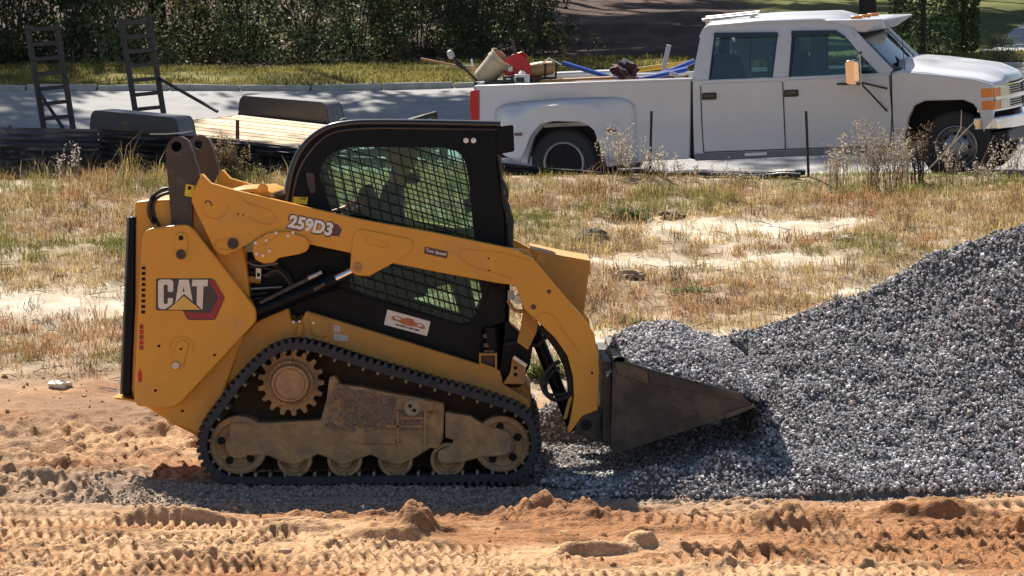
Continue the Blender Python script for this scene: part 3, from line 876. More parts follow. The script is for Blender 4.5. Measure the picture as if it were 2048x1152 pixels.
def text_part(txt, quad, Y, name, m, parent, grow=0.0, shear=0.0, off=.0015, condense=True):
    """flat lettering fitted to a pixel quad (tl, tr, br, bl)"""
    cu = bpy.data.curves.new(name, 'FONT'); cu.body = txt; cu.offset = grow; cu.shear = shear; cu.resolution_u = 3
    to = bpy.data.objects.new(name, cu); COL.objects.link(to)
    dg = bpy.context.evaluated_depsgraph_get(); dg.update()
    me = to.evaluated_get(dg).to_mesh()
    V = np.array([v.co[:] for v in me.vertices]); Fs = [tuple(p.vertices) for p in me.polygons]
    to.evaluated_get(dg).to_mesh_clear(); bpy.data.objects.remove(to)
    lo, hi = V[:, :2].min(0), V[:, :2].max(0)
    U = (V[:, :2] - lo) / (hi - lo)
    P = on_quad(quad, [(u, 1 - v) for u, v in U])
    vs = [(p[0], Y - off, p[1]) for p in PX(P, Y)]
    return lp(MB().add(vs, Fs), name, m, parent, recalc=False)
lt = MB()
for u0, u1 in ((.26, .34), (.36, .48), (.50, .53), (.56, .66), (.68, .80)):
    lt.prism(PX(on_quad(st_, [(u0, .74), (u1, .74), (u1, .84), (u0, .84)]), .331), .328, .3305)
lp(lt, 'sticker_lettering', M['maroon'], stk, kind='stuff')

# --- rear body
rb = lp(MB().prism(PX([(268, 404), (300, 400), (330, 399), (420, 398), (480, 420), (500, 600), (500, 640), (430, 840), (400, 872), (346, 850), (268, 800), (258, 780)], .16), .19, LW - .19), 'engine_body', M['yellow'], bevel=.015)
dr = lp(MB().prism(PX([(257, 434), (271, 434), (270, 600), (262, 792), (243, 792), (250, 600)], .16), .17, LW - .17), 'rear_door', M['black'], rb, bevel=.012)
lp(MB().prism(PX([(252, 436), (257.5, 434), (250, 600), (243, 790), (238, 790), (246, 600)], .16), .20, LW - .20), 'rear_door_edge', mat('door_grey', (.14, .14, .15), .5, 0, .2, 10), dr, .004)
lp(MB().prism(PX([(228, 793), (276, 800), (278, 806), (262, 802), (232, 798)], .16), .14, LW - .14), 'rear_bumper', M['yellow'], rb, .004)
panel = [(284, 478), (290, 462), (300, 457), (360, 449), (376, 450), (390, 462), (440, 525), (508, 612), (512, 622), (512, 642), (506, 650), (362, 806), (346, 816), (275, 813), (268, 800)]
pn = lp(MB().prism(fillet(PX(panel, .05), .012, 2), .05, .20), 'rear_side_panel', M['yellow'], rb, bevel=.012, seg=3)
lp(MB().prism(fillet([(LW and p[0], p[1]) for p in PX(panel, .05)], .012, 2), LW - .20, LW - .05), 'rear_side_panel', M['yellow'], rb, bevel=.012, seg=3)
for k in range(9):
    y0 = 533 + k * 11.0
    lp(MB().prism(PX([(283.5 - k * .1, y0), (291 - k * .1, y0), (291 - k * .1, y0 + 6), (283.5 - k * .1, y0 + 6)], .05), .046, .052), 'vent_slot', M['hole'], pn)
for k in range(5):
    y0 = 649 + k * 10.5
    lp(MB().prism(PX([(279, y0), (287, y0), (287, y0 + 8.5), (279, y0 + 8.5)], .05), .047, .0495), 'reflector_strip', M['red'] if k % 2 == 0 else M['red_paint'], pn)
lp(MB().prism(PX([(279, 737), (284, 745), (284, 762), (278, 766), (276, 750)], .05), .047, .0495), 'reflector_strip', M['red_paint'], pn)
def bead(pts, Y, name, parent, r=.0045, m=None, closed=False):
    return lp(MB().tube([(a, Y, b) for a, b in PX(pts, Y)], r, 6, closed), name, m or M['yellow'], parent)
def slot(p, q, w, n=10):
    p, q = np.array(p, float), np.array(q, float); t = (q - p) / np.linalg.norm(q - p); s = np.array([-t[1], t[0]]); out = []
    a0 = math.atan2(t[1], t[0])
    for k in range(n + 1): a = a0 + math.pi / 2 - math.pi * k / n; out.append(tuple(q + w * np.array([math.cos(a), math.sin(a)])))
    for k in range(n + 1): a = a0 - math.pi / 2 - math.pi * k / n; out.append(tuple(p + w * np.array([math.cos(a), math.sin(a)])))
    return out
def pin(px, py, r, Y, name, m, parent, h=.012):
    c = W(px, py, Y); return lp(MB().lathe([(r / 340, -.006), (r / 340, h * .7), (r / 340 * .86, h), (r / 340 * .5, h), (r / 340 * .45, h * .6), (.001, h * .6)], (c.x, Y, c.z), (0, -1, 0), 20), name, m, parent)
pl = lp(MB().prism(PX(slot((362, 478), (362, 508), 13), .05), .040, .052), 'pin_plate', M['yellow'], pn, .003)
pin(362, 476, 5, .040, 'pin_hole', M['hole'], pn, .004); pin(362, 509, 10, .040, 'pin', M['link'], pn)
pl = lp(MB().prism(PX(slot((365, 692), (355, 728), 12), .05), .040, .052), 'pin_plate', M['yellow'], pn, .003)
bead([(338, 700), (340, 688), (348, 678), (360, 673), (374, 675), (384, 684), (387, 694), (385, 706)], .049, 'weld_bead', pn)
pin(352, 731, 8, .040, 'pin', M['bare'], pn, .014); pin(362, 698, 2.5, .040, 'bolt_hole', M['hole'], pn, .002)
for px, py in ((318, 692), (429, 710), (311, 781), (365, 822)):
    pin(px, py, 3, .05 if py < 815 else .19, 'bolt_hole', M['hole'], pn, .002)

# --- maker's badge
bd = .046
badge = lp(MB().prism(fillet(PX([(312, 557), (424, 557), (450, 595), (430, 640), (375, 640), (366, 621), (312, 621)], bd), .012), bd, .0505), 'maker_badge', M['dkgrey'], pn)
lp(MB().prism(PX([(414, 560), (429, 560), (449, 596), (429, 638), (378, 638), (367, 622), (376, 624), (420, 626), (437, 596), (420, 566)], bd), bd - .0015, bd - .0005), 'badge_band', M['red'], badge)
def z2(pts): return [(200 + a / 3.94, 500 + b / 3.94) for a, b in pts]
Cp = fillet(z2([(458, 245), (475, 232), (560, 232), (578, 248), (578, 330), (534, 330), (534, 272), (502, 272), (502, 425), (534, 425), (534, 378), (578, 378), (572, 425), (515, 466), (478, 466), (458, 452)]), 3, 2)
Tp = z2([(728, 234), (850, 234), (848, 285), (816, 285), (808, 468), (800, 466), (762, 428), (764, 285), (724, 285)])
Ap = z2([(624, 234), (700, 234), (730, 402), (662, 345), (590, 420), (596, 400)])
Ah = z2([(660, 285), (668, 330), (650, 330)])
Gp = z2([(662, 362), (792, 470), (536, 470)])
for nm, P in (('letter', Cp), ('letter', Tp)):
    lp(MB().prism(PX(P, bd), bd - .0025, bd - .0008), nm, M['cream'], badge)
lp(MB().prism(PX(Ap, bd), bd - .0025, bd - .0008, [PX(Ah, bd)]), 'letter', M['cream'], badge)
lp(MB().prism(PX(Gp, bd), bd - .0025, bd - .0008), 'badge_triangle', M['gold'], badge)

# --- lift-arm links
link_px = [(331, 300), (336, 284), (350, 274), (364, 273), (377, 282), (384, 300), (399, 345), (399, 352), (388, 372), (384, 400), (385, 457), (343, 457), (339, 400), (337, 370), (334, 345)]
def link_arm(y0, y1):
    hole = [(W(353, 293, .13).x + .031 * math.cos(q), W(353, 293, .13).z + .031 * math.sin(q)) for q in np.linspace(0, 2 * math.pi, 18, endpoint=False)]
    return lp(MB().prism(fillet(PX(link_px, .13), .01, 2), y0, y1, [hole]), 'rear_link', M['link'], bevel=.008)
lk = link_arm(.13, .23); lk2 = link_arm(LW - .23, LW - .13)
c = W(353, 293, .13); lp(MB().lathe([(.034, 0), (.034, .06)], (c.x, .215, c.z), (0, 1, 0), 20), 'link_bushing', M['hole'], lk)
lp(MB().prism(PX([(372, 368), (389, 371), (386, 395), (369, 391)], .13), .1265, .1295), 'warning_label', M['label_yellow'], lk)
lp(MB().prism(PX([(377, 372), (383, 373), (381, 380), (375, 379)], .13), .1245, .126), 'warning_symbol', M['hole'], lk)
lp(MB().lathe([(.022, 0), (.022, 1.1)], (W(365, 440, .13).x, .3, W(365, 440, .13).z), (0, 1, 0), 14), 'link_cross_tube', M['link'])
hs = lp(MB().tube([(a, .17, b) for a, b in PX(crom([(310, 448), (299, 430), (300, 405), (312, 388), (330, 378), (345, 380)], 6), .17)], .012, 8).tube([(a, .18, b) for a, b in PX(crom([(318, 452), (308, 432), (306, 408), (318, 393), (338, 385)], 6), .17)], .010, 8), 'hydraulic_hose', M['hose'], rb)
for a, b in (((303, 398), (310, 392)), ((304, 440), (311, 444))):
    p, q = xz(*a, .17), xz(*b, .17); lp(MB().tube([(p[0], .17, p[1]), (q[0], .17, q[1])], .016, 8), 'hose_fitting', M['black'], hs)

# --- lift arms
arm = [(403, 347), (420, 366), (464, 379), (560, 402), (718, 438), (872, 466), (1032, 499), (1068, 519), (1163, 632), (1189, 668), (1196, 715), (1199, 735), (1196, 820), (1165, 832), (1140, 866), (1134, 862), (1140, 842), (1148, 795), (1146, 755), (1135, 712), (1110, 676), (1078, 645),
       (1048, 618), (1034, 577), (1026, 570), (994, 566), (890, 547), (783, 526), (738, 553), (712, 551), (700, 541), (702, 506), (616, 488), (530, 468), (478, 498), (452, 510), (438, 508), (428, 498), (383, 403), (386, 385)]
def lift_arm(y0, y1):
    r = [.0] * len(arm)
    return lp(MB().prism(fillet(PX(arm, .08), .006, 2), y0, y1), 'lift_arm', M['yellow'], bevel=.008, seg=3)
la = lift_arm(.08, .21); lb = lift_arm(LW - .21, LW - .08)
ya = .078
lp(MB().prism(fillet(PX([(706, 478), (712, 462), (722, 458), (820, 478), (828, 488), (818, 506), (783, 528), (738, 552), (712, 550), (700, 541)], .08), .012, 3), .068, .085), 'arm_plate', M['yellow'], la, .003)
bead([(730, 482), (733, 475), (775, 485), (778, 492), (774, 497), (736, 488), (730, 482)], .0675, 'weld_bead', la, .003)
pin(715, 534, 9, .068, 'pin', M['rust'], la)
bead([(410, 407), (413, 402), (420, 403), (424, 412)], ya, 'weld_bead', la, .004, M['maroon'])
bead(crom([(408, 412), (406, 424), (414, 434), (428, 438), (444, 434), (454, 422), (455, 412)], 4), ya, 'weld_bead', la)
bead(crom([(486, 400), (496, 408), (530, 418), (546, 428), (550, 440), (540, 448), (522, 447), (498, 436)], 4), ya, 'weld_bead', la)
bead(crom([(480, 502), (450, 500), (434, 498), (430, 488), (438, 480), (460, 478)], 4), ya, 'weld_bead', la)
pin(466, 487, 11, ya, 'pin', M['link'], la)
bead(crom([(925, 498), (918, 508), (925, 520), (950, 535), (990, 546), (1024, 558)], 4), ya, 'weld_bead', la, .003)
bead(crom([(925, 498), (950, 500), (1000, 505), (1030, 512), (1062, 522)], 4), ya, 'weld_bead', la, .003)
for px, py, r_ in ((1098, 583, 4.5), (1067, 614, 5.5), (977, 517, 1.8), (978, 541, 1.8), (476, 428, 1.6), (486, 430, 1.6), (1184, 746, 2.5)):
    pin(px, py, r_, ya + .001, 'bolt_hole', M['maroon'] if r_ > 4 else M['hole'], la, .003)
bead(crom([(1066, 640), (1080, 628), (1096, 626), (1112, 636), (1126, 660), (1160, 706)], 4), ya, 'weld_bead', la, .004)
# mid bracket under the arm with its bright bolts
mbk = lp(MB().prism(fillet(PX([(506, 492), (512, 480), (536, 466), (574, 462), (612, 476), (620, 488), (614, 502), (600, 508), (556, 516), (550, 524), (530, 528), (512, 520), (506, 508)], .06), .012, 3), .055, .12), 'hose_bracket', M['yellow'], la, .004)
bead([(518, 495), (528, 490), (560, 468), (574, 464)], .054, 'weld_bead', mbk, .004)
for px, py in ((511, 486), (552, 466), (576, 472), (586, 465), (533, 481), (539, 502), (526, 511), (513, 508)):
    pin(px, py, 3.2, .055, 'bolt', M['lamp'], mbk, .008)
# model number and speed plate
q9 = [(578, 428), (667, 446), (664, 474), (574, 455)]
lp(MB().prism(fillet(PX([(664, 446), (676, 449), (684, 460), (678, 473), (652, 470), (640, 464)], .08), .004), .0772, .0785), 'number_backing', M['maroon'], la)
mbk_ = text_part('259D3', [(575, 425), (670, 444), (666, 478), (571, 458)], .0775, 'number_outline', M['dkgrey'], la, .085, .14, .0)
text_part('259D3', q9, .0775, 'model_number', M['white_print'], la, .045, .14, .0018)
sp_ = [(850, 493), (896, 503), (894, 517), (848, 507)]
spl = lp(MB().prism(PX(sp_, .08), .0765, .0785), 'speed_plate', M['maroon'], la)
text_part('Two Speed', on_quad(sp_, [(.06, .22), (.94, .22), (.94, .80), (.06, .80)]), .0765, 'plate_lettering', M['white_print'], spl, .012, .15, .001)
# torque box joining the arms at the knee
lp(MB().prism(PX([(1062, 500), (1060, 497), (1125, 511), (1181, 521), (1180, 530), (1166, 633), (1150, 618), (1070, 520)], .45), .42, LW - .42), 'arm_cross_box', M['yellow_dusty'], la, bevel=.006)
lp(MB().prism(PX([(1034, 497), (1055, 501), (1068, 519), (1034, 512)], .2), .21, .30), 'arm_cap', M['yellow'], la, .004)
c1 = W(1082, 517, .19); lp(MB().lathe([(.022, 0), (.022, .03), (.012, .03), (.001, .03)], (c1.x, .2, c1.z), (0, -1, 0), 14), 'bolt_head', M['yellow_dusty'], la)
# rear cross member between the arms seen above the hood
xb = lp(MB().prism(PX([(462, 377), (530, 374), (552, 384), (552, 402), (540, 412), (470, 392)], .5), .215, LW - .215), 'arm_cross_tube', M['yellow'], la, bevel=.01)
for px, py in ((490, 386), (504, 388)): pin(px, py, 3.5, .212, 'bolt_hole', M['hole'], xb, .004)
c = W(528, 383, .3); lp(MB().lathe([(.03, 0), (.03, .04), (.012, .045)], (c.x, .24, c.z + .02), (0, -1, 0), 18), 'boss', M['yellow'], xb)
lp(MB().prism(PX([(586, 393), (616, 395), (614, 409), (585, 406)], .36), .355, .3585), 'warning_label', M['label_yellow'], cabs)
lp(MB().prism(PX([(600, 396), (613, 397), (613, 399), (600, 398)], .36), .3535, .3545), 'warning_symbol', M['hole'], cabs)
lp(MB().prism(fillet(PX([(611, 344), (628, 346), (632, 385), (622, 388), (616, 375)], .36), .01), .35, .359), 'hood_latch', M['link'], cabs, .003)

# --- hydraulics in the gap behind the cab
def cyl(p, q, r, Y, name, m, parent=None, seg=14):
    a, b = xz(*p, Y), xz(*q, Y); return lp(MB().tube([(a[0], Y, a[1]), (b[0], Y, b[1])], r, seg), name, m, parent)
lc = cyl((505, 627), (668, 560), .055, .16, 'lift_cylinder', M['black'])
cyl((660, 563), (706, 541), .026, .16, 'piston_rod', M['chrome'], lc)
cyl((655, 566), (672, 558), .062, .16, 'gland', M['black'], lc)
cyl((520, 606), (620, 556), .012, .10, 'pressure_pipe', M['link'], lc)
cyl((617, 557), (634, 549), .016, .10, 'pipe_fitting', M['bare'], lc); cyl((634, 549), (643, 544), .011, .10, 'pipe_fitting', M['label_grey'], lc)
cyl((628, 580), (650, 567), .012, .098, 'wear_mark', M['link'], lc)
lc2 = cyl((505, 627), (668, 560), .055, LW - .16, 'lift_cylinder', M['black'])
cyl((660, 563), (706, 541), .026, LW - .16, 'piston_rod', M['chrome'], lc2)
hz = lp(MB().prism(PX([(440, 505), (600, 505), (700, 500), (700, 560), (620, 625), (505, 640), (505, 612)], .33), .345, .40), 'hydraulic_bay', M['black'])
for i, (pts, r_, m_) in enumerate([([(462, 520), (500, 522), (540, 528), (570, 545), (590, 575)], .012, 'hose'), ([(462, 530), (510, 534), (545, 540), (575, 560)], .011, 'hose'), ([(462, 540), (505, 545), (535, 552), (560, 545), (580, 565), (585, 590)], .012, 'hose'),
                         ([(476, 514), (513, 531), (556, 526)], .006, 'bare'), ([(470, 556), (522, 560)], .022, 'yellow_dusty'), ([(502, 578), (534, 576), (565, 574)], .008, 'bare'), ([(500, 590), (535, 586)], .013, 'hose'), ([(500, 600), (560, 592), (590, 580)], .012, 'hose'),
                         ([(530, 552), (552, 540), (568, 550), (582, 570)], .010, 'link')]):
    lp(MB().tube([(a, .27 - .004 * i, b) for a, b in PX(crom(pts, 5), .27)], r_, 8), 'hydraulic_line', M[m_], hz)
lp(MB().prism(PX([(512, 536), (522, 537), (522, 560), (512, 559)], .24), .235, .245), 'hose_clip', M['bare'], hz)
lp(MB().prism(PX([(514, 546), (520, 546), (520, 553), (514, 553)], .24), .232, .236), 'clip_hole', M['hole'], hz)

# --- front of the cab: door edge, hand rails, hoses
dg_ = lp(MB().prism(PX([(986, 310), (994, 309), (1005, 380), (1012, 440), (1016, 560), (1014, 655), (1004, 655), (1006, 560), (1000, 440)], .40), .42, LW - .42), 'cab_door', M['cab_glass'])
lp(MB().tube([(a, .42, b) for a, b in PX([(992, 312), (1002, 380), (1011, 440), (1015, 560), (1013, 655)], .40)], .016, 8), 'door_frame', M['black'], dg_)
lp(MB().tube([(a, LW - .42, b) for a, b in PX([(992, 312), (1002, 380), (1011, 440), (1015, 560), (1013, 655)], .40)], .016, 8), 'door_frame', M['black'], dg_)
lp(MB().tube([(a, .37, b) for a, b in PX(crom([(1000, 312), (1004, 360), (1006, 400), (1012, 420), (1014, 412)], 4), .37)], .008, 8), 'grab_rail', M['link'], dg_)
for pts, r_ in (([(1004, 360), (1014, 385), (1012, 410), (1024, 440), (1022, 480), (1026, 500)], .011), ([(1008, 390), (1020, 430), (1018, 470), (1022, 497)], .012), ([(1012, 440), (1024, 470), (1020, 505)], .010)):
    lp(MB().tube([(a, .34, b) for a, b in PX(crom(pts, 5), .34)], r_, 8), 'door_hose', M['hose'], dg_)
lp(MB().prism(PX([(928, 398), (940, 396), (944, 420), (934, 428)], .84), .70, .80), 'door_latch', M['black'], dg_)
# front mounts
lp(MB().prism(PX([(958, 707), (994, 707), (994, 742), (958, 730)], .20), .20, .30, [PX([(962, 711), (990, 711), (990, 736), (962, 726)], .20)]), 'step_box', M['yellow_dusty'], chassis, .002)
lp(MB().prism(PX([(962, 711), (990, 711), (990, 736), (962, 726)], .20), .27, .295), 'step_box_back', M['maroon'], chassis)
lp(MB().prism(PX([(940, 742), (1004, 752), (1008, 775), (1040, 775), (1060, 730), (1066, 690), (1010, 640), (985, 650), (970, 700)], .33), .335, .60), 'front_frame', M['black'], chassis, .006)
lp(MB().prism(fillet(PX([(1024, 718), (1034, 716), (1052, 733), (1050, 768), (1006, 768), (1018, 750), (1022, 738)], .18), .01), .18, .26), 'front_bracket', M['yellow_dusty'], chassis, .004)
lp(MB().beam(W(1027, 713, .17), W(1053, 731, .17), .10, .02), 'bracket_wear_pad', M['bare'], chassis)
pin(1031, 736, 4, .18, 'bolt_hole', M['hole'], chassis, .003); pin(1031, 749, 4, .18, 'bolt_hole', M['hole'], chassis, .003)
cyl((980, 655), (985, 700), .05, .30, 'cab_mount', M['black'], chassis)
for y0 in (672, 690, 704):
    a = W(975, y0, .28); lp(MB().lathe([(.055, -.012), (.055, .012)], (a.x + .01, .31, a.z), (0, 0, 1), 16), 'mount_ring', M['gloss_black'], chassis)
# tilt cylinder and its guard behind the arm
gl = lp(MB().prism(fillet(PX([(1036, 560), (1050, 612), (1076, 640), (1074, 662), (1056, 700), (1034, 684), (1042, 655), (1046, 625)], .22), .008), .215, .33), 'arm_stop', M['yellow_dusty'], la, .005)
cyl((1060, 640), (1150, 860), .04, .42, 'tilt_cylinder', M['black'])
tc_ = lp(MB().tube([(a, .25, b) for a, b in PX(crom([(1082, 650), (1110, 682), (1132, 720), (1143, 760), (1145, 800)], 6), .25)], .030, 8), 'hose_bundle', M['hose'], la)
lp(MB().tube([(a, .20, b) for a, b in PX(crom([(1120, 722), (1098, 738), (1084, 762), (1090, 785), (1112, 800), (1146, 790)], 7), .2)], .013, 8), 'hose_loop', M['hose'], la)
lp(MB().tube([(a, .22, b) for a, b in PX(crom([(1120, 735), (1102, 748), (1092, 768), (1100, 790), (1146, 786)], 7), .2)], .010, 8), 'hose_loop', M['hose'], la)
lp(MB().tube([(a, .30, b) for a, b in PX(crom([(1010, 690), (1040, 684), (1075, 690), (1095, 670), (1108, 690)], 7), .3)], .014, 8), 'hose_loop', M['hose'], la)
cyl((1143, 790), (1130, 838), .012, .20, 'strap', M['gold'], la)
lp(MB().prism(PX([(1016, 580), (1029, 581), (1029, 600), (1015, 599)], .2), .19, .21), 'grease_plate', M['label_grey'], la)
pin(1036, 598, 9, .19, 'hose_coupler', M['bare'], la, .03)
bead(crom([(1016, 600), (1024, 615), (1034, 622), (1048, 622)], 4), .19, 'hose_bracket_arm', la, .012, M['rust'])

# --- coupler and bucket
cp_ = lp(MB().prism(PX([(1206, 723), (1224, 723), (1222, 890), (1205, 880)], 0), .02, LW - .02), 'coupler_plate', M['steel'], bevel=.006)
lp(MB().prism(fillet(PX([(1150, 838), (1175, 822), (1200, 815), (1206, 885), (1180, 880), (1150, 866)], .1), .01), .09, .30), 'coupler_ear', M['steel'], cp_, .006)
lp(MB().prism(fillet(PX([(1150, 838), (1175, 822), (1200, 815), (1206, 885), (1180, 880), (1150, 866)], .1), .01), LW - .30, LW - .09), 'coupler_ear', M['steel'], cp_, .006)
pin(1172, 850, 11, .088, 'pin_hole', M['hole'], cp_, .006)
YB0, YB1 = -.06, LW + .06
side = [(1226, 720), (1236, 711), (1250, 714), (1254, 722), (1300, 738), (1478, 786), (1508, 811), (1452, 836), (1234, 907), (1221, 897)]
bk = MB().prism(PX(side, YB0), YB0, YB0 + .018)
bucket = lp(bk, 'bucket', M['steel'], bevel=.003)
lp(MB().prism(PX(side, YB0), YB1 - .018, YB1), 'bucket_side', M['steel'], bucket, bevel=.003)
lp(MB().prism(PX([(1226, 722), (1236, 722), (1240, 892), (1508, 806), (1508, 812), (1234, 907), (1221, 897)], YB0), YB0 + .018, YB1 - .018), 'bucket_shell', M['steel'], bucket)
lp(MB().prism(PX([(1231, 722), (1294, 742), (1297, 768), (1234, 748)], YB0), YB0 - .012, YB0), 'wear_plate', M['steel_worn'], bucket, .003)
lp(MB().prism(PX([(1297, 742), (1478, 788), (1505, 810), (1470, 800), (1400, 786), (1300, 766)], YB0), YB0 - .008, YB0), 'bucket_rim', M['steel'], bucket, .002)
lp(MB().prism(PX([(1448, 826), (1506, 808), (1512, 813), (1452, 838)], YB0), YB0 - .014, YB1 + .014), 'cutting_edge', M['steel_worn'], bucket, .003)
lp(MB().prism(PX([(1226, 714), (1250, 714), (1250, 724), (1226, 726)], YB0), YB0, YB1), 'bucket_lip', M['steel_worn'], bucket, .003)

# gravel heaped in the bucket
def heap(X, Y):
    top = np.interp(X, [.52, .56, .64, .72, .83, .96, 1.07, 1.13, 1.30, 1.42, 1.55], [.62, .66, .76, .82, .865, .87, .845, .82, .75, .66, .54])
    yy = np.clip((Y - YB0 - .02) / (LW + .08), 0, 1)
    rim = np.interp(X, [.52, .70, 1.0, 1.30, 1.42], [.70, .72, .67, .62, .56]) - .03
    bulge = np.clip(1 - np.abs(yy - .5) ** 2.0 * 4.2, 0, 1) ** .8
    return rim + (top - rim + .04) * bulge + (fbm(X * 6, Y * 6, 3, 71.) - .5) * .09 * bulge
nh = 13000
hx, hy = rng.uniform(.56, 1.50, nh), rng.uniform(YB0 + .03, YB1 - .03, nh)
hz_ = heap(hx, hy) + rng.uniform(-.008, .012, nh)
bh = empty('bucket_gravel', (1.0, .85, .55))
tag(bh, 'mound of grey gravel heaped in the black steel bucket', 'gravel heap', kind='stuff')
s1 = stones('gravel_stones', np.stack([hx, hy, hz_], -1), np.clip(rng.lognormal(math.log(.0108), .27, nh), .006, .022), m_gravel, gravel_tint(nh))
s1.parent = bh; s1.matrix_parent_inverse = Matrix.Translation(-bh.location); s1['kind'] = 'stuff'
hc = grid_mesh('gravel_core', np.linspace(.56, 1.49, 40), np.linspace(YB0 + .025, YB1 - .025, 60), lambda X, Y: heap(X, Y) - .012, m_gravel_core)
hc.parent = bh; hc.matrix_parent_inverse = Matrix.Translation(-bh.location); hc['kind'] = 'stuff'

# ------------------------------------------------------------------ operator
def operator():
    PY = .84
    J = {}
    def P(n, px, py, y=PY): p = W(px, py, PY); J[n] = Vector((p.x, y, p.z))
    P('pelvis', 775, 545); P('belly', 770, 500); P('chest', 772, 430); P('neck0', 786, 382); P('neck', 796, 366); P('skull', 804, 345); P('crown', 804, 318); P('jaw', 816, 350)
    names, edges, rad, mats = [], [], {}, {}
    def E(a, b): edges.append((a, b))
    for n, r in (('pelvis', (.15, .13)), ('belly', (.15, .12)), ('chest', (.17, .125)), ('neck0', (.075, .075)), ('neck', (.058, .058)), ('skull', (.085, .078)), ('crown', (.07, .072)), ('jaw', (.045, .045))): rad[n] = r
    for a, b in (('pelvis', 'belly'), ('belly', 'chest'), ('chest', 'neck0'), ('neck0', 'neck'), ('neck', 'skull'), ('skull', 'crown'), ('skull', 'jaw')): E(a, b)
    for s, sy in (('a', -1), ('b', 1)):
        P('sh' + s, 782, 402, PY + sy * .17); P('el' + s, 800, 478, PY + sy * .26); P('wr' + s, 866, 482, PY + sy * .33); P('pa' + s, 882, 478, PY + sy * .345)
        P('hip' + s, 790, 560, PY + sy * .10); P('kn' + s, 915, 545, PY + sy * .14); P('an' + s, 945, 655, PY + sy * .14); P('toe' + s, 985, 668, PY + sy * .15)
        for n, r in (('sh', .07), ('el', .05), ('wr', .032), ('pa', .034), ('hip', .095), ('kn', .068), ('an', .05), ('toe', .045)): rad[n + s] = (r, r)
        for a, b in (('chest', 'sh' + s), ('sh' + s, 'el' + s), ('el' + s, 'wr' + s), ('wr' + s, 'pa' + s), ('pelvis', 'hip' + s), ('hip' + s, 'kn' + s), ('kn' + s, 'an' + s), ('an' + s, 'toe' + s)): E(a, b)
        hand = J['pa' + s]
        for k in range(4):
            q = 'f%d%s' % (k, s); o = Vector((.028, sy * (-.03 + .02 * k) * .9, .006 - .002 * k))
            ln = (.9, 1.05, 1.0, .8)[k]
            J[q + '0'] = hand + o; J[q + '1'] = hand + o + Vector((.028 * ln, 0, -.008)); J[q + '2'] = hand + o + Vector((.036 * ln, 0, -.034 * ln))
            for t, r in (('0', .0105), ('1', .0095), ('2', .008)): rad[q + t] = (r, r)
            E('pa' + s, q + '0'); E(q + '0', q + '1'); E(q + '1', q + '2')
        J['t0' + s] = hand + Vector((.0, -sy * .035, -.008)); J['t1' + s] = hand + Vector((.028, -sy * .042, -.026))
        rad['t0' + s] = (.011, .011); rad['t1' + s] = (.009, .009); E('wr' + s, 't0' + s); E('t0' + s, 't1' + s)
    keys = list(J); idx = {k: i for i, k in enumerate(keys)}
    me = bpy.data.meshes.new('person'); me.from_pydata([J[k] for k in keys], [(idx[a], idx[b]) for a, b in edges], [])
    o = bpy.data.objects.new('person_tmp', me); COL.objects.link(o)
    sk_ = o.modifiers.new('skin', 'SKIN')
    lay = me.skin_vertices[0] if me.skin_vertices else None
    if lay is None:
        bm = bmesh.new(); bm.from_mesh(me); bm.verts.layers.skin.verify(); bm.to_mesh(me); bm.free(); lay = me.skin_vertices[0]
    for k in keys: lay.data[idx[k]].radius = rad[k]
    for k in keys: lay.data[idx[k]].use_root = (k == 'pelvis')
    sub = o.modifiers.new('sub', 'SUBSURF'); sub.levels = 2; sub.render_levels = 2
    dg = bpy.context.evaluated_depsgraph_get(); dg.update()
    ev = o.evaluated_get(dg); m2 = bpy.data.meshes.new_from_object(ev)
    bpy.data.objects.remove(o)
    m2.name = 'person'
    skin = mat('skin', (.42, .20, .13), .55, 0, .1, 30); shirt = mat('dark_shirt', (.028, .032, .04), .85, 0, .2, 20); jean = mat('dark_trousers', (.03, .035, .05), .85, 0, .2, 25); boot = mat('boot_leather', (.06, .035, .02), .7)
    for m in (skin, shirt, jean, boot): m2.materials.append(m)
    zs_neck, zp = J['neck'].z - .01, J['pelvis'].z + .01
    for p in m2.polygons:
        c = p.center
        i = 1
        if c.z > zs_neck: i = 0
        elif min((c - J['pa' + s]).length for s in 'ab') < .1 and c.x > min(J['wra'].x, J['wrb'].x) - .0: i = 0
        elif c.z < J['ana'].z + .04: i = 3
        elif c.z < zp and c.x > J['pelvis'].x - .2: i = 2
        p.material_index = i; p.use_smooth = True
    root = Vector((J['pelvis'].x, PY, J['pelvis'].z - .12))
    m2.transform(Matrix.Translation(-root))
    body = bpy.data.objects.new('person', m2); COL.objects.link(body); body.location = root
    tag(body, 'person in dark shirt and tan cap seated behind the window guard, facing forward', 'person')
    # face, hair, ears, cap
    hc_ = (J['skull'] + J['crown']) / 2
    fa = MB()
    nose = J['skull'] + Vector((.088, 0, -.005))
    fa.add([nose + Vector((-.02, -.014, -.012)), nose + Vector((-.02, .014, -.012)), nose + Vector((-.012, 0, .032)), nose + Vector((.018, 0, -.010))], [(0, 1, 3), (1, 2, 3), (2, 0, 3), (0, 2, 1)])
    fa.build('nose', skin, body, root)
    for s in (-1, 1):
        e = MB(); e.lathe([(.001, -.008), (.008, -.004), (.009, 0), (.001, .006)], J['skull'] + Vector((.072, s * .03, .028)), (1, 0, 0), 10); e.build('eye', M['hole'], body, root)
        e = MB(); e.lathe([(.012, -.006), (.026, 0), (.024, .012), (.01, .014)], J['skull'] + Vector((-.005, s * .076, .01)), (0, s, 0), 12); e.build('ear', skin, body, root)
    e = MB(); e.box(J['skull'] + Vector((.078, 0, -.036)), (.012, .045, .008)); e.build('mouth', M['maroon'], body, root)
